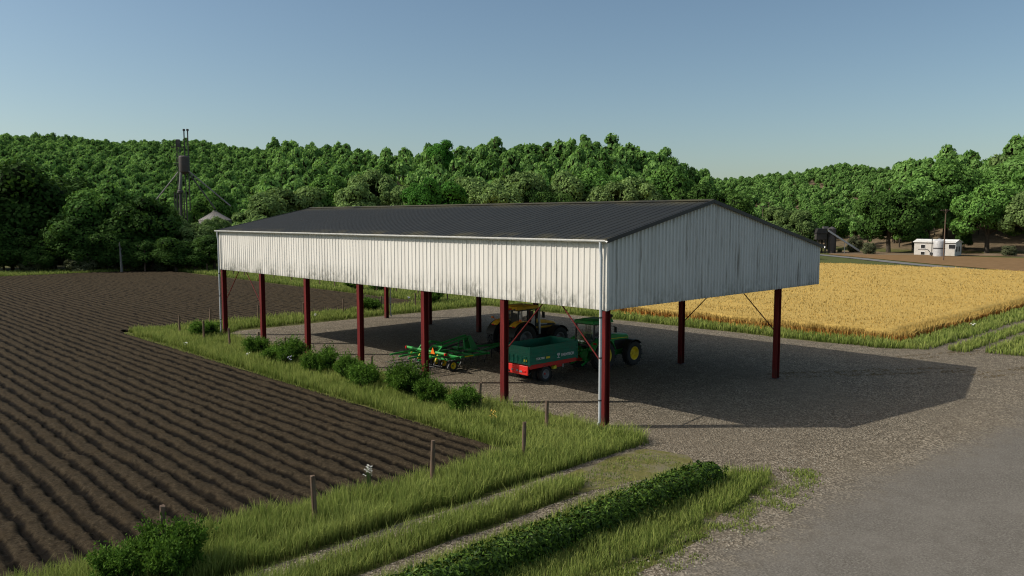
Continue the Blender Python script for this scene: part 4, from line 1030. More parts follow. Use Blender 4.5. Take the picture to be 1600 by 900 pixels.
# centre: behind the roof
CT = [(482, 196, 283, 'olive1', 'olive tree behind the roof ridge at its left end'), (522, 201, 262, 'green2', 'green tree second from the left behind the roof ridge'), (556, 194, 284, 'olive2', 'pale olive tree low behind the roof ridge, left of the vine covered trees'),
      (588, 205, 262, 'olive0', 'tall olive tree behind the roof left of the vine covered trees'), (622, 197, 288, 'olive1', 'low olive tree immediately left of the vine covered trees'), (655, 190, 276, 'vine0', 'bright vine covered column of a tree just behind the roof ridge'),
      (697, 192, 280, 'vine1', 'wide vine draped tree right of the bright column behind the roof'), (740, 199, 276, 'olive2', 'olive tree right of the vine draped trees behind the roof'), (776, 193, 282, 'olive0', 'pale tree at the middle of the roof ridge'),
      (812, 200, 268, 'olive1', 'large pale olive tree above the middle of the roof ridge'), (850, 195, 284, 'dark0', 'dark gap filling tree above the middle of the roof ridge'), (884, 199, 276, 'olive2', 'olive tree right of the dark tree above the roof ridge'),
      (926, 204, 268, 'green0', 'green tree above the right half of the roof ridge'), (962, 197, 282, 'olive0', 'low olive tree above the right half of the roof ridge'), (1000, 200, 268, 'olive1', 'pale tree left of the roof apex, lit from the left'),
      (1042, 203, 262, 'green1', 'bright topped tree left of the roof apex'), (1072, 198, 284, 'dark1', 'dark tree close to the left of the roof apex'), (1132, 176, 290, 'dark2', 'rounded dark green tree right behind the roof apex')]
for (px, D, top, key, lab) in CT: tp(px, D, top+random.uniform(-8, 8), key, random.uniform(.8, 1.0), lab)
tp(686, 300, 217, 'vine0', 1.0, 'tall vine covered tree standing above the forest skyline')
# right: round the far buildings
RT = [(1216, 214, 318, 'olive1', 1.0, 'pale tree beside the road climbing the slope'), (1250, 208, 330, 'olive2', 1.0, 'pale olive tree left of the dark loading tower'), (1290, 232, 318, 'green2', 1.0, 'green tree directly behind the dark loading tower'),
      (1334, 209, 370, 'shrub0', .9, 'grey green shrubby tree at the lower end of the conveyor'), (1358, 199, 376, 'shrub1', .9, 'rounded grey shrub right of the conveyor end'), (1312, 208, 387, 'shrub1', .9, 'small low shrub under the sloping conveyor'),
      (1388, 206, 291, 'dark0', .95, 'tall dark tree with visible trunk left of the white building'), (1426, 214, 330, 'green1', .9, 'green tree standing behind the left end of the white building'), (1440, 222, 272, 'tall0', 1.1, 'tall bright tree high above the white building'),
      (1476, 224, 250, 'green0', .95, 'tallest bright crowned tree above the white storage tank'), (1452, 209, 372, 'shrub0', .8, 'low shrub behind the white building roof'), (1506, 210, 360, 'dark1', .8, 'dark bush like tree behind the right end of the white building'),
      (1542, 203, 283, 'green2', .95, 'large tree with pale grey trunk right of the white building'), (1512, 228, 272, 'tall1', 1.1, 'slender green tree between the tallest crown and the grey trunked tree'), (1604, 196, 292, 'olive0', .95, 'pale olive tree at the right picture edge'),
      (1577, 189, 381, 'shrub1', 1.1, 'rounded shrub at the edge of the brown field on the right'), (1592, 226, 236, 'tall2', 1.2, 'tall green tree on the skyline near the right edge'), (1636, 214, 240, 'green1', 1.1, 'large green tree just beyond the right edge'), (1555, 232, 256, 'green0', 1.0, 'bright green tree on the right slope above the grey trunked tree')]
for (px, D, top, key, wd, lab) in RT: tp(px, D, top, key, wd, lab, **({'name': 'shrub', 'cat': 'shrub'} if key.startswith('shrub') else {}))
# visible pale trunk of the tree right of the white building
p = at(1546, 200.5); rg = np.random.default_rng(5)
# understorey along the left field end
for k, (px, D, top, key) in enumerate([(60, 131, 396, 'shrub0'), (128, 131, 392, 'shrub1'), (150, 132, 402, 'olive1'), (212, 134, 404, 'shrub0'), (250, 134, 408, 'shrub1'), (296, 140, 403, 'green2')]):
    tp(px, D, top, key, 1.5, ['grey green bush under the dark trees at the far left', 'pale twiggy bush under the dark trees left of the dead trunk', 'olive bush in front of the dark trees, left of the dead trunk', 'low pale bush between the dead trunk and the utility pole', 'low grey bush right of the far utility pole', 'small bright green bush in front of the pale spreading tree'][k], name='shrub', cat='shrub')

for k in range(30):
    px = -60+k*13.5+random.uniform(-5, 5); D = random.uniform(132.5, 140) if px > 100 else random.uniform(130, 136)
    p = at(px, D); plant_tree(['dark0', 'dark1', 'dark2'][k % 3], p.x, p.y, random.uniform(3.6, 6.2), 1.5, 'dark undergrowth bush in shade beneath the trees at the far end of the ploughed field', 'undergrowth bushes at the field end', 'bush', 'bush')
# hillside woods
FAR = []
for k in range(5):
    rng = np.random.default_rng(200+k); V, Q, T, bc = crown(rng, 8.4, 9.4, .6, 17, 1500, .74, top=.30, spread=.60, blob=(.34, .52))
    n = 6; a = np.arange(n)*2*math.pi/n
    tv = np.concatenate([np.stack([.25*np.cos(a), .25*np.sin(a), np.full(n, -1.)], -1), np.stack([.16*np.cos(a), .16*np.sin(a), np.full(n, 5.)], -1)])
    tq = np.array([(i, (i+1) % n, n+(i+1) % n, n+i) for i in range(n)])
    me = npmesh('broadleaf_tree', np.concatenate([V, tv]), np.concatenate([Q, tq+len(V)]), L_hill, {'tint': np.concatenate([T, np.full(2*n, -1.)])})
    me.materials.append(M_bark); mi = np.zeros(len(me.polygons), np.int32); mi[-n:] = 1; me.polygons.foreach_set('material_index', mi)
    V2, Q2, T2, _ = crown(np.random.default_rng(200+k), 8.4, 9.4, .6, 15, 520, 1.15, top=.30, spread=.60, blob=(.34, .52), core=True)
    FAR.append((me, V2, Q2, T2))
me_ol = []
for k in range(2):
    m2 = FAR[k][0].copy(); m2.materials[0] = L_olive; me_ol.append(m2)
cand = []
for D in np.arange(205, 620, 5.7):
    for l in np.arange(-1.15*D, 1.18*D, 5.7):
        px = 800+FPX*l/D
        if px < -620 or px > 2250: continue
        dr = np.interp(px, PXR, DR); df = np.interp(px, PXR, DF)
        if D < df+(16 if px > 1280 else 6) or D > dr+16: continue
        if 430 < px < 1095 or px > 1400:
            if RNG.random() < .46: continue
        jd, jl = RNG.uniform(-3.0, 3.0, 2)
        # brown clearings on the right hand hill
        pr = at(px, D); 
        if 1235 < px < 1345 and 330 < D < 470 and fbm(pr.x/26, pr.y/26, 41, 2) > .71: continue
        if 1185 < px < 1262 and D < 305 and abs(px-np.interp(D, [235, 250, 268, 285, 300], [1250, 1226, 1206, 1192, 1180])) < 22: continue
        pp = at(px+jl/D*FPX, D+jd); cand.append((D+jd, pp.x, pp.y, px))
cand.sort()
HILL = {'hill': ('rounded broadleaf tree on the wooded hill behind the grain elevator', 'trees on the hill behind the grain elevator'),
        'ridge': ('broadleaf tree in the woods rising behind the dark shed roof', 'trees on the rise behind the shed roof'),
        'right': ('broadleaf tree on the wooded slope beyond the dark loading tower', 'trees on the slope beyond the loading tower'),
        'edge': ('tall broadleaf tree on the steep slope behind the white building', 'trees on the slope behind the white building')}
def tsize(z):
    b = {'hill': .68, 'ridge': 1.08, 'right': .60, 'edge': 1.12}[z]
    return b*random.uniform(.82, 1.25), random.uniform(.74, 1.0) if z != 'ridge' else random.uniform(.66, .92), random.uniform(.95, 1.25)
near, rest = [], []
budget = {'hill': 80, 'ridge': 75, 'right': 55, 'edge': 35}
for c in cand:
    z = 'hill' if c[3] < 430 else 'ridge' if c[3] < 1095 else 'right' if c[3] < 1400 else 'edge'
    if budget[z] > 0 and -60 < c[3] < 1660: budget[z] -= 1; near.append((c, z))
    else: rest.append(c)
for (c, z) in near:
    D, x, y, px = c; k = random.randrange(5)
    me = FAR[k][0] if random.random() > .16 else me_ol[k % 2]
    o = bpy.data.objects.new('broadleaf_tree', me); s, sx_, sz_ = tsize(z)
    o.location = (x, y, float(terr(x, y))-.4); o.rotation_euler = (0, 0, random.uniform(0, 6.28)); o.scale = (s*sx_, s*sx_, s*sz_); link(o)
    tag(o, HILL[z][0], 'tree', HILL[z][1])
VV, QQ, TT = [], [], []; base = 0
for (D, x, y, px) in rest:
    _, V, Q, T = FAR[random.randrange(5)]
    z = 'hill' if px < 430 else 'ridge' if px < 1095 else 'right' if px < 1400 else 'edge'
    s, sx, sz = tsize(z); sx *= s; sz *= s; a = random.uniform(0, 6.28); c_, s_ = math.cos(a), math.sin(a)
    W = np.stack([(V[:, 0]*c_-V[:, 1]*s_)*sx+x, (V[:, 0]*s_+V[:, 1]*c_)*sx+y, V[:, 2]*sz+float(terr(x, y))-.4], -1)
    sh = random.gauss(0, .24); VV.append(W); QQ.append(Q+base); TT.append(np.where(T < -.5, T, np.clip(T+sh, 0, 1))); base += len(V)
o = bpy.data.objects.new('hillside_forest', npmesh('hillside_forest', np.concatenate(VV), np.concatenate(QQ), L_hill, {'tint': np.concatenate(TT)})); link(o)
tag(o, 'dense green woods covering the upper slopes of the far hills', 'forest', None, 'stuff')
print('hill trees', len(near), 'rest', len(rest))

# ------------------------------------------------------------------ bushes
BUSH = []
def sprig_bush(rng, W, Hh, ns, nl, ls):
    V, T, st = [], [], MB()
    nb = 9; ang = rng.uniform(0, 6.28, nb); lobes = [np.array([W*.40*math.cos(a)*rng.uniform(.15, 1.15), W*.40*math.sin(a)*rng.uniform(.15, 1.15), Hh*rng.uniform(.16, .62)]) for a in ang]
    rad = rng.uniform(.13, .31, nb)*W
    for k in range(ns):
        b = int(rng.integers(nb)); n = rng.normal(0, 1, 3); n[2] = abs(n[2])*.9-.25; n /= np.linalg.norm(n)
        p0 = lobes[b]+n*rad[b]*rng.uniform(.45, .85)*np.array([1, 1, .9]); d = n+np.array([0, 0, .75])+rng.normal(0, .25, 3); d /= np.linalg.norm(d); L = rng.uniform(.14, .36)*(1.7 if rng.random() < .14 else 1.)
        if p0[2] < .03: p0[2] = .03
        t0 = np.clip(rng.normal(.45, .22), 0, 1)
        f = rng.uniform(0, 1, nl); p = p0+d*(f*L)[:, None]+rng.normal(0, .03, (nl, 3))
        ld = d*.6+rng.normal(0, .7, (nl, 3)); ld /= np.linalg.norm(ld, axis=1, keepdims=True); nr = np.cross(ld, rng.normal(0, 1, (nl, 3))); nr /= np.linalg.norm(nr, axis=1, keepdims=True); bb = np.cross(nr, ld)
        s_ = (ls*rng.uniform(.6, 1.3, nl))[:, None]
        V.append(np.stack([p, p+ld*s_*.5-bb*s_*.24, p+ld*s_, p+ld*s_*.5+bb*s_*.24], 1).reshape(-1, 3)); T.append(np.repeat(np.clip(t0+.25*(f-.5)+rng.normal(0, .14, nl), 0, 1), 4))
    for b in lobes: st.tube([(0, 0, -.03), (b[0]*.5, b[1]*.5, b[2]*.6), tuple(b*np.array([1, 1, 1.2]))], [.016, .011, .005], 5)
    V = np.concatenate(V); T = np.concatenate(T); Q = np.arange(len(V)).reshape(-1, 4)
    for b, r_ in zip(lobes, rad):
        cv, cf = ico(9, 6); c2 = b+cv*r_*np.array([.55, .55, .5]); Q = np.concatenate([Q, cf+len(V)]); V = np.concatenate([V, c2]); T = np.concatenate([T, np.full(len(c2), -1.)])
    return V, Q, T, st
for k in range(5):
    V, Q, T, st = sprig_bush(np.random.default_rng(300+k), 1.5, 1.15, 560, 20, .082)
    BUSH.append((leafmesh('foliage', L_bush, V, Q, T), st.mesh('stem', M_bark)))
def bush(x, y, s, sz, label, group):
    fm, sm = BUSH[random.randrange(5)]
    t = thing('bush', label, 'bush', (x, y, 0), random.uniform(0, 6.28), group); t.scale = (s, s, sz*1.6)
    link(bpy.data.objects.new('foliage', fm), t); link(bpy.data.objects.new('stem', sm), t)
BG = 'bushes along the fence beside the shed'
for (px, D, s, sz, lab) in [(250, 18.6, 1.05, .80, 'larger leafy green bush at the bottom left, in front of a thick fence post'), (155, 18.4, .85, .62, 'smaller leafy bush at the bottom left corner of the picture')]:
    p_ = at(px, D); bush(p_.x, p_.y, s, sz, lab, 'bushes beside the grassy lane')
for k, (x, y, s, sz) in enumerate([(-3.2, 5.8, 1.0, .72), (-2.95, 7.9, .95, .78), (-3.05, 9.9, 1.2, .95), (-3.25, 13.0, 1.05, .85), (-3.1, 15.0, .95, .82), (-3.0, 18.2, 1.2, .88), (-2.6, 22.3, 1.2, .85), (-3.0, 23.9, .9, .62), (-2.6, 26.6, 1.05, .75), (-1.8, 37.1, 1.3, .72)]):
    bush(x, y, s, sz, f'{ORD[k]} dark green bush from the near end along the fence beside the shed', BG)
for k, (x, y, s, sz) in enumerate([(16.5, 42.6, 1.4, .8), (28.8, 59.3, 1.5, .9), (27.2, 62., 1.4, .9), (25.5, 44.2, 1.3, 1.2), (24.0, 43.4, 1.2, .7)]):
    bush(x, y, s, sz, ['round bush in the grass strip behind the shed, left of the far corner downpipe', 'wider bush far beyond the yard, on the fence line by the ploughed field', 'farthest small bush on the fence line by the ploughed field', 'upright bush beside the fence corner behind the shed', 'low bush in grass just left of the upright one at the fence corner'][k], 'bushes behind the shed')
# foreground hedge: long clipped run of big glossy leaves
def hedge():
    rng = np.random.default_rng(77); N = 30000; x0, x1, y0 = -27.0, -2.9, -7.15
    x = rng.uniform(x0, x1, N); a = rng.uniform(-.15, 1.15, N)*math.pi
    e = np.clip(np.minimum(x1-x, x-x0)/.5, .0, 1)**.5
    w = .48*(.86+.28*fbm(x*1.3, a*1.3, 61, 3)); h = .70*(.82+.36*fbm(x*.8, a*.9+9, 62, 3))*(.55+.45*e)
    ca, sa = np.cos(a), np.sin(a); sgn = lambda v, p: np.sign(v)*np.abs(v)**p
    off = rng.uniform(.86, 1.08, N); p = np.stack([x, y0+sgn(ca, .7)*w*off*(.6+.4*e), np.maximum(.02, np.maximum(sgn(sa, .6), -.0)*h*off+.03)], -1)
    low = rng.random(N) < .25; p[low, 2] = rng.uniform(.05, .75, low.sum()); p[low, 1] = y0+np.where(rng.random(low.sum()) < .5, -1, 1)*w[low]*rng.uniform(.85, 1.08, low.sum())
    n = np.stack([np.zeros(N), ca, sa], -1)+rng.normal(0, .45, (N, 3)); n /= np.linalg.norm(n, axis=1, keepdims=True)
    cap = rng.random(N) < .05; nc = int(cap.sum()); ra = rng.uniform(0, 1, nc)**.5; aa = rng.uniform(0, math.pi, nc)
    p[cap] = np.stack([x1-.28+.36*np.sqrt(np.clip(1-ra**2, 0, 1))*rng.uniform(.85, 1.1, nc), y0+.46*ra*np.cos(aa), .04+.72*ra*np.sin(aa)], -1); n[cap] = np.stack([np.full(nc, .8), np.cos(aa)*ra, np.sin(aa)*ra], -1)+rng.normal(0, .4, (nc, 3)); n /= np.linalg.norm(n, axis=1, keepdims=True)
    t = np.cross(n, rng.normal(0, 1, (N, 3))+np.array([.5, 0, .4])); t /= np.linalg.norm(t, axis=1, keepdims=True); b = np.cross(n, t); s = rng.uniform(.08, .17, N)[:, None]
    V = np.stack([p-t*s*.5, p-b*s*.20+n*s*.05, p+t*s*.6, p+b*s*.20+n*s*.05], 1).reshape(-1, 3)
    T = np.repeat(np.where(rng.random(N) < .22, rng.uniform(.8, 1, N), np.clip(rng.normal(.3, .22, N), 0, 1)), 4)
    me = leafmesh('foliage', L_hedge, V, np.arange(N*4).reshape(-1, 4), T)
    t = thing('hedge', 'long low clipped hedge of glossy dark leaves beside the asphalt lane', 'hedge', (0, 0, 0))
    link(bpy.data.objects.new('foliage', me), t)
    m = MB(); pts = []
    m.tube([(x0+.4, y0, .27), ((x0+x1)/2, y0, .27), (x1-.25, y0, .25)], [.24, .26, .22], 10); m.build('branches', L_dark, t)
hedge()

# ------------------------------------------------------------------ grass
def inpoly(x, y, poly):
    r = np.zeros(len(x), bool); n = len(poly)
    for i in range(n):
        x1, y1 = poly[i]; x2, y2 = poly[(i+1) % n]
        if y1 == y2: continue
        r ^= ((y1 > y) != (y2 > y)) & (x < (x2-x1)*(y-y1)/(y2-y1)+x1)
    return r
def view(x, y, z=0., mx=1.25):
    dx = x-CAM[0]; dy = y-CAM[1]; d = dx*FWD[0]+dy*FWD[1]; l = dx*RGT[0]+dy*RGT[1]
    return d, (d > 11) & (np.abs(l) < d*.646*mx+3)
def blades(rng, x, y, z, h, w, tint, lean=.35):
    N = len(x); a = rng.uniform(0, 6.283, N); la = rng.uniform(0, 6.283, N); l = np.abs(rng.normal(0, lean, N))*h
    ux, uy = np.cos(a)*w/2, np.sin(a)*w/2; lx, ly = np.cos(la)*l, np.sin(la)*l
    V = np.zeros((N, 5, 3)); Hh = np.zeros((N, 5))
    V[:, 0] = np.stack([x-ux, y-uy, z-.02], -1); V[:, 1] = np.stack([x+ux, y+uy, z-.02], -1)
    V[:, 2] = np.stack([x+ux*.8+lx*.35, y+uy*.8+ly*.35, z+h*.6], -1); V[:, 3] = np.stack([x-ux*.8+lx*.35, y-uy*.8+ly*.35, z+h*.6], -1)
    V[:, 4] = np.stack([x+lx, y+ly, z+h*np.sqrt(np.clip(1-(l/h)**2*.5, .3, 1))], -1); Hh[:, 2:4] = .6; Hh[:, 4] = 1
    i = np.arange(N)*5
    return V.reshape(-1, 3), np.stack([i, i+1, i+2, i+3], -1), np.stack([i+3, i+2, i+4], -1), np.repeat(tint, 5), Hh.ravel()
GB = []
def grass(poly, dens, h, edge=.35, patch=.0, wmul=1.):
    """dens: blades per square metre at 22 m; thins with distance while blades widen"""
    P = np.array(poly); x0, y0 = P.min(0); x1, y1 = P.max(0)
    n = int((x1-x0)*(y1-y0)*dens); x = RNG.uniform(x0, x1, n); y = RNG.uniform(y0, y1, n)
    # gather into tufts
    tx = np.round(x/.16)*.16+RNG.normal(0, .045, n); ty = np.round(y/.16)*.16+RNG.normal(0, .045, n); m_ = RNG.random(n) < .55
    x = np.where(m_, tx, x); y = np.where(m_, ty, y)
    wob = (fbm(x*.8, y*.8, 71, 3)-.5)*2*edge; wob2 = (fbm(x*.8+40, y*.8, 72, 3)-.5)*2*edge
    d, vis = view(x, y); keep = inpoly(x+wob, y+wob2, poly) & vis
    sc = np.clip(22/np.maximum(d, 1), .06, 1.2); keep &= RNG.random(n) < sc**1.5
    if patch: keep &= (fbm(x*.9, y*.9, 73, 3)+RNG.normal(0, .05, n)) > patch
    x, y, d, sc = x[keep], y[keep], d[keep], sc[keep]; n = len(x)
    hh = h*(.55+.9*fbm(x*1.1, y*1.1, 74, 3))*RNG.uniform(.55, 1.2, n); w = .016*wmul*RNG.uniform(.7, 1.4, n)/sc**.75
    tint = np.clip(.15+.7*fbm(x*.35, y*.35, 75, 3)+RNG.normal(0, .2, n), 0, 1)
    dry = RNG.random(n) < .06; tint[dry] = 1.; hh[dry] *= 1.25
    GB.append(blades(RNG, x, y, terr(x, y), hh, w, tint))
grass([(-30, -2.75), (-14, -2.7), (-4, -2.75), (-.75, -2.85), (-.35, -2.3), (-.55, -.7), (-.75, .6), (-.95, 2.0), (-.95, 7), (-.8, 20), (-.6, 37), (-4.9, 43.6), (-5.1, 30), (-5.35, 3), (-5.2, -.2), (-9, -.35), (-14, .2), (-30, .4)], 700, .52, .22)
grass([(-5.4, 40), (-.4, 37), (2, 39.2), (27.4, 38.8), (27.6, 44.6), (2, 43.8), (-4.8, 43.9)], 380, .48, .4, wmul=1.2)
grass([(-40, -4.75), (-14, -4.75), (-7.0, -4.7), (-5.9, -4.1), (-6.6, -3.55), (-14, -3.55), (-40, -3.55)], 620, .46, .18)
grass([(-40, -7.0), (-2.7, -7.0), (-2.4, -6.3), (-4, -5.75), (-14, -5.5), (-40, -5.5)], 620, .42, .22)
grass([(-40, -9.1), (-12, -9.1), (-4, -8.9), (-1.2, -8.6), (-.4, -7.6), (-2.2, -6.6), (-2.8, -7.4), (-40, -7.5)], 560, .36, .4, .36)
grass([(-40, -9.75), (-4, -9.7), (-.2, -9.5), (.4, -8.8), (-1.2, -7.0), (-4, -8.2), (-40, -8.6)], 520, .13, .4, .42)
grass([(-7.5, -4.7), (-5.9, -3.4), (-2, -3.2), (-1.2, -4.8), (-3, -6), (-5, -5.3)], 260, .10, .3, .45)
grass([(-5.7, 1.5), (-5.0, .6), (-4.8, 43), (-5.7, 43)], 240, .14, .3, .3)
grass([(25.6, 44), (28.5, 38), (29.2, 10), (29.6, .2), (31, -2.6), (75, -2.6), (75, -.3), (33, -.3), (32.2, 4), (31.8, 20), (32.4, 38), (36.6, 118), (25.8, 118)], 330, .45, .5, wmul=1.4)
grass([(31.5, -4.6), (75, -4.6), (75, -3.4), (31.5, -3.3)], 330, .42, .3, wmul=1.4)
grass([(33, -9.5), (75, -9.5), (75, -5.3), (32.2, -5.3)], 330, .42, .4, wmul=1.4)
grass([(-40, 119.2), (36, 118.2), (36, 128), (-40, 128)], 300, .5, .5, wmul=1.6)
grass([(-40, 120), (2, 120.3), (2, 126), (-40, 126)], 300, .7, .5, wmul=1.6)
grass([(-40, -10.5), (-4, -10.3), (.2, -9.6), (.9, -8.7), (-1.2, -6.9), (-4, -8.2), (-40, -8.6)], 420, .09, .5, .50, 1.3)
def litter(poly, n, label):
    P = np.array(poly); x = RNG.uniform(P[:, 0].min(), P[:, 0].max(), n); y = RNG.uniform(P[:, 1].min(), P[:, 1].max(), n)
    k = inpoly(x+(fbm(x, y, 91, 2)-.5), y+(fbm(x, y, 92, 2)-.5)*1.2, poly) & (fbm(x*1.4, y*1.4, 93, 3) > .45); x, y = x[k], y[k]; n = len(x)
    s_ = RNG.uniform(.018, .05, n); a = RNG.uniform(0, 6.28, n); V = np.zeros((n, 6, 3))
    for q_ in range(4): V[:, q_] = np.stack([x+s_*np.cos(a+q_*1.57)*RNG.uniform(.6, 1.1, n), y+s_*np.sin(a+q_*1.57), np.full(n, .012)], -1)
    V[:, 4] = np.stack([x, y, .012+s_*.7], -1); V[:, 5] = np.stack([x+.01, y, .012+s_*.55], -1)
    i = np.arange(n)*6; T = np.concatenate([np.stack([i+q_, i+(q_+1) % 4, i+4], -1) for q_ in range(4)])
    o = bpy.data.objects.new('gravel', npmesh('gravel', V.reshape(-1, 3), np.zeros((0, 4), int), M_chip, None, T)); link(o); tag(o, label, 'gravel', None, 'stuff')
M_chip = paint('stone_chip', (.22, .20, .155), .9, 0, .5, (.10, .085, .06), 6)
litter([(-40, -10.6), (-4, -10.4), (2.6, -9.6), (2.6, -8.2), (-.6, -7.2), (-4, -9.0), (-40, -9.2)], 4200, 'loose pale stone chips along the ragged edge of the asphalt lane')
b0 = 0; V, Q, T3, TI, HG = [], [], [], [], []
for (v, q_, t3, ti, hg) in GB: V.append(v); Q.append(q_+b0); T3.append(t3+b0); TI.append(ti); HG.append(hg); b0 += len(v)
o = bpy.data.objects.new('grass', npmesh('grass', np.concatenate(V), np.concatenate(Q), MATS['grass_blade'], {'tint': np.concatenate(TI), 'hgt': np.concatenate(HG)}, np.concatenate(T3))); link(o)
tag(o, 'tall green grass growing along the fences, wheel tracks and field edges', 'grass', None, 'stuff'); print('blades', b0//5)

# ------------------------------------------------------------------ wheat
WP = [(32.9, .1), (118, .1), (118, 118), (36.8, 118), (33.4, 40), (32.6, 20)]
xs = np.arange(32.6, 118.4, .55); ys = np.arange(-.2, 118.4, .55)
X, Y = np.meshgrid(xs, ys, indexing='ij')
inner = np.minimum(np.minimum(X-np.interp(Y, [0, 20, 40, 118], [33.2, 32.9, 33.7, 37.1]), 117.7-X), np.minimum(Y-.4, 117.7-Y))+(fbm(X*.7, Y*.7, 81, 2)-.5)*.7
X = X+RNG.uniform(-.2, .2, X.shape); Y = Y+RNG.uniform(-.2, .2, Y.shape)
Z = np.clip(inner/.28, 0, 1)*(.60+.30*fbm(X*.25, Y*.25, 82, 3)+.16*(fbm(X*1.6, Y*1.6, 83, 2)-.5))-.02
n1, n2 = X.shape; i = np.arange(n1*n2).reshape(n1, n2); q = np.stack([i[:-1, :-1], i[1:, :-1], i[1:, 1:], i[:-1, 1:]], -1)
qk = (np.maximum.reduce([inner[:-1, :-1], inner[1:, :-1], inner[1:, 1:], inner[:-1, 1:]]) > -.1)
Vw = np.stack([X, Y, Z], -1).reshape(-1, 3); Qw = q[qk]; Tw = np.full(len(Vw), .40)
n = 2600000; x = RNG.uniform(32.4, 118, n); y = RNG.uniform(-.3, 118, n)
inn = np.minimum(np.minimum(x-np.interp(y, [0, 20, 40, 118], [32.8, 32.5, 33.3, 36.7]), 118-x), np.minimum(y-.0, 118-y))+(fbm(x*.7, y*.7, 81, 2)-.5)*.7
d, vis = view(x, y); pr = np.clip(62/np.maximum(d, 1), .2, 1.)**2.2*np.where(inn < 1.6, .95, .22)
k = vis & (inn > 0) & (RNG.random(n) < pr*.85); x, y, d, inn = x[k], y[k], d[k], inn[k]; n = len(x)
h = (.64+.34*fbm(x*.25, y*.25, 82, 3)+.16*(fbm(x*1.6, y*1.6, 83, 2)-.5))*RNG.uniform(.82, 1.14, n)
tint = np.clip(RNG.normal(.55, .28, n), 0, 1)
edge = inn < 1.6; zb = np.where(edge, 0., h*.5)
v, q_, t3, ti, hg = blades(RNG, x, y, zb, h-zb, np.where(edge, .05, .075)*np.clip(d/60, .8, 2.2), tint, .3)
b0 = len(Vw)
o = bpy.data.objects.new('wheat', npmesh('wheat', np.concatenate([Vw, v]), np.concatenate([Qw, q_+b0]), MATS['wheat_mat'], {'tint': np.concatenate([Tw, ti])}, t3+b0)); link(o)
tag(o, 'ripe golden wheat standing in the field beyond the gravel yard', 'wheat', None, 'stuff'); print('wheat', n)

# ------------------------------------------------------------------ wild flowers
M_fw = paint('petal_white', (.80, .79, .74), .7, 0, .02); M_fy = paint('petal_yellow', (.80, .52, .10), .7, 0, .02); M_fl = paint('petal_lilac', (.50, .48, .66), .7, 0, .02)
M_stem = paint('flower_stem', (.07, .12, .025), .7, 0, .05)
def flower(x, y, mat, h, n, ps, label, group=None):
    t = thing('wildflower', label, 'flower', (x, y, 0), 0, group); m = MB(); f = MB(); tops = []
    for k in range(n):
        a = random.uniform(0, 6.28); r = random.uniform(.02, .17); hh = h*random.uniform(.72, 1.05); m.tube([(r*.2*math.cos(a), r*.2*math.sin(a), 0), (r*math.cos(a), r*math.sin(a), hh)], .005, 4); tops.append((r*math.cos(a), r*math.sin(a), hh))
    m.build('stem', M_stem, t)
    for (px_, py_, pz_) in tops:
        for j in range(5):
            b = 2*math.pi*j/5+px_*9; c, s_ = math.cos(b), math.sin(b); tl = random.uniform(-.3, .5)
            f.add([(px_, py_, pz_), (px_+(c*.6-s_*.35)*ps, py_+(s_*.6+c*.35)*ps, pz_+tl*ps), (px_+c*1.1*ps, py_+s_*1.1*ps, pz_+tl*ps*1.4), (px_+(c*.6+s_*.35)*ps, py_+(s_*.6-c*.35)*ps, pz_+tl*ps)], [(0, 1, 2, 3)])
    f.build('blossom', mat, t, smooth=0)
flower(-12.1, -.35, M_fw, 1.02, 26, .034, 'clump of tall white wildflowers at the ploughed field edge')
flower(-4.05, 2.6, M_fy, .9, 16, .036, 'clump of yellow orange wildflowers in grass below the last bush')
flower(-3.3, 21.0, M_fl, .75, 8, .05, 'pale lilac wildflowers in grass by the fence bushes')
flower(-4.0, 25.0, M_fw, .55, 8, .05, 'few small white wildflowers in the grass left of the bushes')
flower(-5.0, 32.2, M_fw, .5, 8, .06, 'small white wildflowers at the narrow field corner')
flower(9.6, 40.6, M_fw, .5, 8, .07, 'small white wildflowers in the grass behind the shed')
flower(42.5, -5.9, M_fw, .55, 9, .09, 'white wildflowers beside the track on the right')
flower(44.0, -1.4, M_fw, .5, 9, .09, 'pale wildflowers at the wheat edge on the right')
flower(24.2, 46.6, M_fl, .6, 9, .09, 'pale lilac wildflowers by the far fence corner')

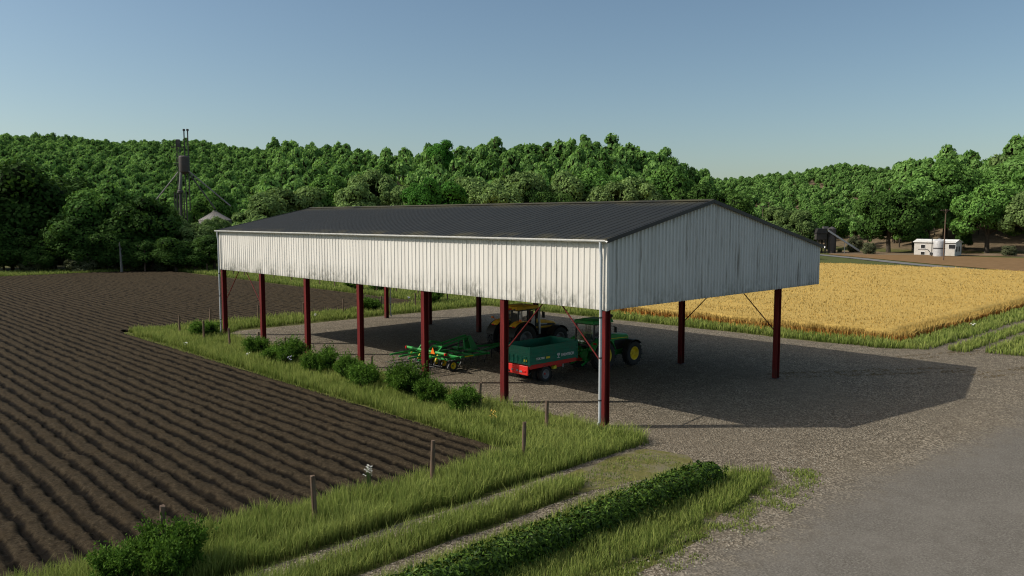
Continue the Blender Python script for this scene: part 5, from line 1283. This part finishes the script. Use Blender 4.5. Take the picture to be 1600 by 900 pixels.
# ------------------------------------------------------------------ distant structures
def grain_elevator():
    D = 200.; p = at(292, D); g0 = float(terr(p.x, p.y)); Z = lambda py: hz(py, D)-g0; sx = D/FPX
    t = thing('grain_elevator', 'tall rusty grain elevator with round hopper and sloping spouts rising out of the trees', 'grain elevator', (p.x, p.y, g0), math.atan2(RGT[1], RGT[0]))
    U = lambda px: (px-292)*sx
    m = MB(); m.lathe([(.3, Z(274)), (U(300)-U(292.5), Z(270)), (U(300.5)-U(292.5), Z(268)), (U(300.5)-U(292.5), Z(247)), (U(299)-U(292.5), Z(245.5)), (.2, Z(245))], (U(292.8), 0, 0), 'Z', 24); m.build('hopper', M_rust, t)
    for px in (293.6, 299.2):
        m = MB(); m.bar((U(px), .2, Z(330)), (U(px), .2, Z(205)), .18, .24); m.box((U(px), .2, Z(206)), (.42, .5, .5)); m.build('elevator_leg', M_rust, t)
    m = MB()
    for a in (-.42, .42):
        for b in (-.42, .42): m.bar((U(284.8)+a, b, Z(350)), (U(284.8)+a, b, Z(222)), .10, .10)
    for py in range(225, 262, 8):
        for b in (-.42, .42): m.bar((U(284.8)-.42, b, Z(py)), (U(284.8)+.42, b, Z(py+8)), .08)
        m.bar((U(284.8)-.42, -.42, Z(py)), (U(284.8)-.42, .42, Z(py+8)), .08); m.bar((U(284.8)+.42, -.42, Z(py)), (U(284.8)+.42, .42, Z(py+8)), .08)
    m.box((U(284.5), 0, Z(226)), (.7, .7, 1.8)); m.build('lattice_tower', M_rust, t)
    m = MB(); m.box((U(283.5), 0, Z(232)), (U(293)-U(274), .5, .18)); m.bar((U(274.2), 0, Z(233)), (U(274.2), 0, Z(230)), .2); m.box((U(283.5), 0, Z(257)), (2.4, .5, .12)); m.build('platform', M_rust, t)
    for (a, b, c_, d_, w, mt, yy) in ((284.8, 270, 246, 316, .30, M_rustl, -.5), (299, 268, 363.5, 322.5, .32, M_rustl, -.3), (298, 271, 338, 327, .34, M_rust, .4), (289, 270, 286, 297, .7, M_rustl, -.5)):
        MB().tube([(U(a), yy, Z(b)), (U(c_), yy, Z(d_))], w/2, 10).build('spout', mt, t)
    m = MB(); m.lathe([(.1, Z(296)), (.72, Z(299)), (.72, Z(302)), (.36, Z(303)), (.36, Z(345)), (.1, Z(346))], (U(286), -.3, 0), 'Z', 14)
    for px in (277, 280.5, 291.5, 295.5): m.bar((U(px), -.3, Z(350)), (U(px), -.3, Z(302)), .2)
    for py in (304, 312, 320): m.bar((U(277), -.3, Z(py)), (U(295.5), -.3, Z(py)), .12)
    m.build('distributor', M_rust, t)
    p = at(338, 192.); g0 = float(terr(p.x, p.y)); r = 24*192/FPX; zt = hz(331, 192.)-g0; ze = hz(344, 192.)-g0
    b = thing('grain_bin', 'round grain bin with shallow conical grey roof at the elevator foot', 'grain bin', (p.x, p.y, g0))
    m = MB(); m.lathe([(.1, zt+.3), (.5, zt+.3), (.5, zt), (r*1.03, ze), (r*1.03, ze-.1), (r, ze-.12)], (0, 0, 0), 'Z', 32)
    for k in range(24):
        a = 2*math.pi*k/24; m.bar((.5*math.cos(a), .5*math.sin(a), zt+.02), (r*1.02*math.cos(a), r*1.02*math.sin(a), ze+.03), .08)
    m.build('bin_roof', M_binroof, b)
    m = MB(); pr = [(r, -.5)]
    for k in range(int(ze/.5)): pr += [(r+.03, k*.5+.12), (r-.02, k*.5+.37)]
    pr.append((r, ze-.1)); m.lathe(pr, (0, 0, 0), 'Z', 32); m.build('bin_wall', M_rustl, b)
grain_elevator()

def utility_pole(px, D, top, bottom, label, arms=1):
    p = at(px, D); g0 = float(terr(p.x, p.y)); H = hz(top, D)-g0
    t = thing('utility_pole', label, 'utility pole', (p.x, p.y, g0), math.atan2(RGT[1], RGT[0])+.25)
    MB().tube([(0, 0, -.5), (.03, 0, H*.5), (.05, 0, H)], [.15, .13, .10], 9).build('pole', M_wood, t)
    for k in range(arms):
        m = MB(); z = H-.25-k*1.1; m.box((.05, .1, z), (2.3, .12, .14)); m.bar((.05, .1, z-.75), (.75, .1, z-.05), .05); m.bar((.05, .1, z-.75), (-.65, .1, z-.05), .05); a = m.build('crossarm', M_wood, t)
        for x in (-1., -.5, .55, 1.05): MB().lathe([(.02, 0), (.05, .03), (.035, .1), (.05, .14), (.01, .18)], (x, .1, z+.07), 'Z', 8).build('insulator', M_dgrey, a)
    return t
utility_pole(1474.5, 168, 327, 415, 'tall utility pole at the roadside in front of the white building')
utility_pole(225.5, 131.5, 382, 421, 'utility pole with crossarm in shade at the left field end', 1)
utility_pole(1199, 262, 316, 350, 'utility pole beside the road climbing the wooded slope', 2)
utility_pole(1190, 272, 322, 350, 'second smaller utility pole higher on the wooded slope road', 1)

def dead_trunk():
    p = at(189, 130.); t = thing('dead_tree', 'bleached bare dead tree trunk standing before the dark trees at the left', 'dead tree', (p.x, p.y, float(terr(p.x, p.y))), .4)
    m = MB(); H = hz(378, 130.); m.tube([(0, 0, -.2), (-.04, 0, H*.3), (-.10, .03, H*.7), (-.2, 0, H)], [.24, .19, .13, .05], 9)
    m.build('trunk', M_palebark, t)
    m = MB(); m.tube([(-.1, 0, H*.68), (.35, .1, H*.84)], [.05, .02], 6); m.tube([(-.14, 0, H*.8), (-.5, -.1, H*.92)], [.045, .02], 6); m.tube([(-.06, 0, H*.5), (.3, -.2, H*.58)], [.05, .025], 6); m.build('branch', M_palebark, t)
dead_trunk()

def white_building():
    a = at(1428, 194.9); b = at(1491.5, 188.2); ang = math.atan2(b.y-a.y, b.x-a.x); g0 = float(terr(*((a+b)/2).xy)); Ln = (b-a).length
    t = thing('farm_building', 'low whitewashed farm building with pale gable roof across the brown field', 'building', (a.x, a.y, g0), ang)
    H = 3.3; Dp = 4.6; ap = H+.5
    m = MB(); m.span((0, Ln), (0, Dp), (-.3, H)); m.prism([(0.001, H), (Dp-.001, H), (Dp/2, ap)], 'X', .001, Ln-.001); m.build('wall', M_concrete, t)
    m = MB()
    for (y0, y1) in ((-.3, Dp/2), (Dp+.3, Dp/2)): m.add([(-.25, y0, H-.1), (Ln+.25, y0, H-.1), (Ln+.25, y1, ap+.06), (-.25, y1, ap+.06), (-.25, y0, H-.2), (Ln+.25, y0, H-.2), (Ln+.25, y1, ap-.04), (-.25, y1, ap-.04)], [(0, 1, 2, 3), (7, 6, 5, 4), (0, 4, 5, 1), (1, 5, 6, 2), (0, 3, 7, 4)])
    m.build('roof', M_gutter, t, smooth=0)
    U = lambda px: (px-1428)/63*Ln
    for (px, z, w, h) in ((1442, 2.1, .95, .85), (1487, 2.2, 1.5, 1.0), (1442, .45, .9, .7), (1456, .4, .9, .6)):
        m = MB(); m.span((U(px)-w/2-.08, U(px)+w/2+.08), (-.05, -.005), (z-h/2-.08, z+h/2+.08)); f = m.build('window', M_white, t)
        MB().span((U(px)-w/2, U(px)+w/2), (-.07, -.052), (z-h/2, z+h/2)).build('pane', M_dark, f)
    for y in (1.3, 3.0): MB().span((Ln+.005, Ln+.05), (y-.4, y+.4), (1.0, 2.2)).build('window', M_dark, t)
    p = at(1467, 186.3); r = 1.22
    s_ = thing('storage_tank', 'white cylindrical storage tank in front of the whitewashed building', 'tank', (p.x, p.y, float(terr(p.x, p.y))), ang)
    m = MB(); m.lathe([(.1, 4.15), (.5, 4.05), (r, 3.6), (r+.02, 3.55), (r+.02, 2.06), (r-.02, 2.05), (r-.02, 1.75), (r+.02, 1.74), (r+.02, .0), (.1, -.2)], (0, 0, 0), 'Z', 28); m.build('shell', M_tank, s_)
    m = MB(); m.lathe([(r+.045, 1.8), (r+.07, 1.85), (r+.07, 1.95), (r+.045, 2.0)], (0, 0, 0), 'Z', 28); m.build('band', M_dgrey, s_)
    m = MB(); m.tube([(-1.55, -.1, -.1), (-1.55, -.1, 4.3)], .10, 8); m.tube([(-1.55, -.1, .5), (-2.4, -.2, 1.5), (-3.2, -.2, 1.6), (-4.6, -.2, 1.55)], .09, 8); m.build('pipework', M_dgrey, s_)
white_building()

def loading_tower():
    D = 203.; p = at(1286, D); g0 = float(terr(p.x, p.y)); sx = D/FPX; U = lambda px: (px-1286)*sx; Z = lambda py: hz(py, D)-g0
    t = thing('loading_tower', 'dark raised loading shed on posts with sloping conveyor beside the far road', 'loading tower', (p.x, p.y, g0), math.atan2(RGT[1], RGT[0]))
    m = MB()
    for x in (1277, 1289): 
        for y in (0, 2.2): m.bar((U(x), y, -.3), (U(x), y, Z(368)), .3)
    for py in (374, 382): m.bar((U(1276), 0, Z(py)), (U(1290), 0, Z(py)), .2)
    m.build('post', M_timber, t)
    m = MB(); m.prism([(U(1274), Z(374)), (U(1290), Z(374)), (U(1290), Z(364)), (U(1274), Z(364))], 'Y', -.4, 2.6); m.build('cabin', M_timber, t)
    m = MB(); m.prism([(U(1273.2), Z(364.5)), (U(1291), Z(364.5)), (U(1289), Z(357)), (U(1276), Z(357))], 'Y', -.6, 2.8); m.build('roof', M_black, t)
    m = MB(); m.lathe([(.1, Z(354)), (1.0, Z(357)), (1.05, Z(360)), (1.05, Z(376)), (.8, Z(398)), (.1, Z(398))], (U(1300), .6, 0), 'Z', 18); m.build('silo', M_rust, t)
    m = MB(); m.box((U(1288), -.2, Z(355.5)), (1.3, .6, .55)); m.bar((U(1282), -.2, Z(360)), (U(1296), -.2, Z(360)), .12); m.build('motor_box', M_rustl, t)
    m = MB(); m.bar((U(1292), -.5, Z(360.5)), (U(1342), -.5, Z(392)), .34, .42); m.bar((U(1318), -.5, Z(377)), (U(1318), -.5, -.2), .1); m.build('conveyor', M_silver, t)
    for x in (1294, 1298, 1305): MB().bar((U(x), .0, -.3), (U(x), .0, Z(372)), .22).build('post', M_timber, t)
loading_tower()

# ------------------------------------------------------------------ light, sky, camera
EL, AZ = R(37.58), (.7383, -.6744)
sun = bpy.data.lights.new('sun', 'SUN'); sun.energy = 4.8; sun.angle = R(.5); sun.color = (1., .95, .86)
so = bpy.data.objects.new('sun', sun); so.location = (-60, 55, 70)
so.rotation_euler = Vector((AZ[0]*math.cos(EL), AZ[1]*math.cos(EL), -math.sin(EL))).to_track_quat('-Z', 'Y').to_euler(); COL.objects.link(so)
w = bpy.data.worlds.new('World'); S.world = w; w.use_nodes = True; nt = w.node_tree; nt.nodes.clear()
sky = nt.nodes.new('ShaderNodeTexSky'); sky.sky_type = 'NISHITA'; sky.sun_disc = False; sky.sun_elevation = EL; sky.sun_rotation = math.atan2(-AZ[0], -AZ[1])
sky.altitude = 100; sky.air_density = 1.0; sky.dust_density = 1.2; sky.ozone_density = 1.6
bg = nt.nodes.new('ShaderNodeBackground'); bg.inputs['Strength'].default_value = .099
out = nt.nodes.new('ShaderNodeOutputWorld'); geo = nt.nodes.new('ShaderNodeNewGeometry'); sepw = nt.nodes.new('ShaderNodeSeparateXYZ'); nt.links.new(geo.outputs['Incoming'], sepw.inputs[0])
mr = nt.nodes.new('ShaderNodeMapRange'); mr.interpolation_type = 'SMOOTHSTEP'   # added fill light: upper sky brightened and warmed, out of frame
for k_, v_ in ((1, -.30), (2, -.85), (3, 0.), (4, 1.)): mr.inputs[k_].default_value = v_
nt.links.new(sepw.outputs['Z'], mr.inputs[0])
mxw = nt.nodes.new('ShaderNodeMix'); mxw.data_type = 'RGBA'; nt.links.new(mr.outputs[0], mxw.inputs[0])
mxw.inputs[6].default_value = (1.0, 1.045, 1.0, 1); mxw.inputs[7].default_value = (4.1, 3.15, 2.2, 1)
mu = nt.nodes.new('ShaderNodeMix'); mu.data_type = 'RGBA'; mu.blend_type = 'MULTIPLY'; mu.inputs[0].default_value = 1
nt.links.new(sky.outputs[0], mu.inputs[6]); nt.links.new(mxw.outputs[2], mu.inputs[7])
nt.links.new(mu.outputs[2], bg.inputs[0]); nt.links.new(bg.outputs[0], out.inputs[0])

cd = bpy.data.cameras.new('camera'); cd.sensor_width = 36; cd.lens = FPX/1600*36; cd.clip_end = 4000; cd.clip_start = .1
co = bpy.data.objects.new('camera', cd); co.location = CAM; co.rotation_euler = (math.pi/2-PITCH, 0, -math.atan2(FWD[0], FWD[1])); COL.objects.link(co); S.camera = co
S.view_settings.view_transform = 'Standard'; S.view_settings.look = 'None'; S.view_settings.exposure = 0; S.view_settings.gamma = 1
S.render.engine = 'CYCLES'; S.cycles.filter_width = 1.15; S.cycles.max_bounces = 6; S.cycles.transparent_max_bounces = 8; S.cycles.use_denoising = True
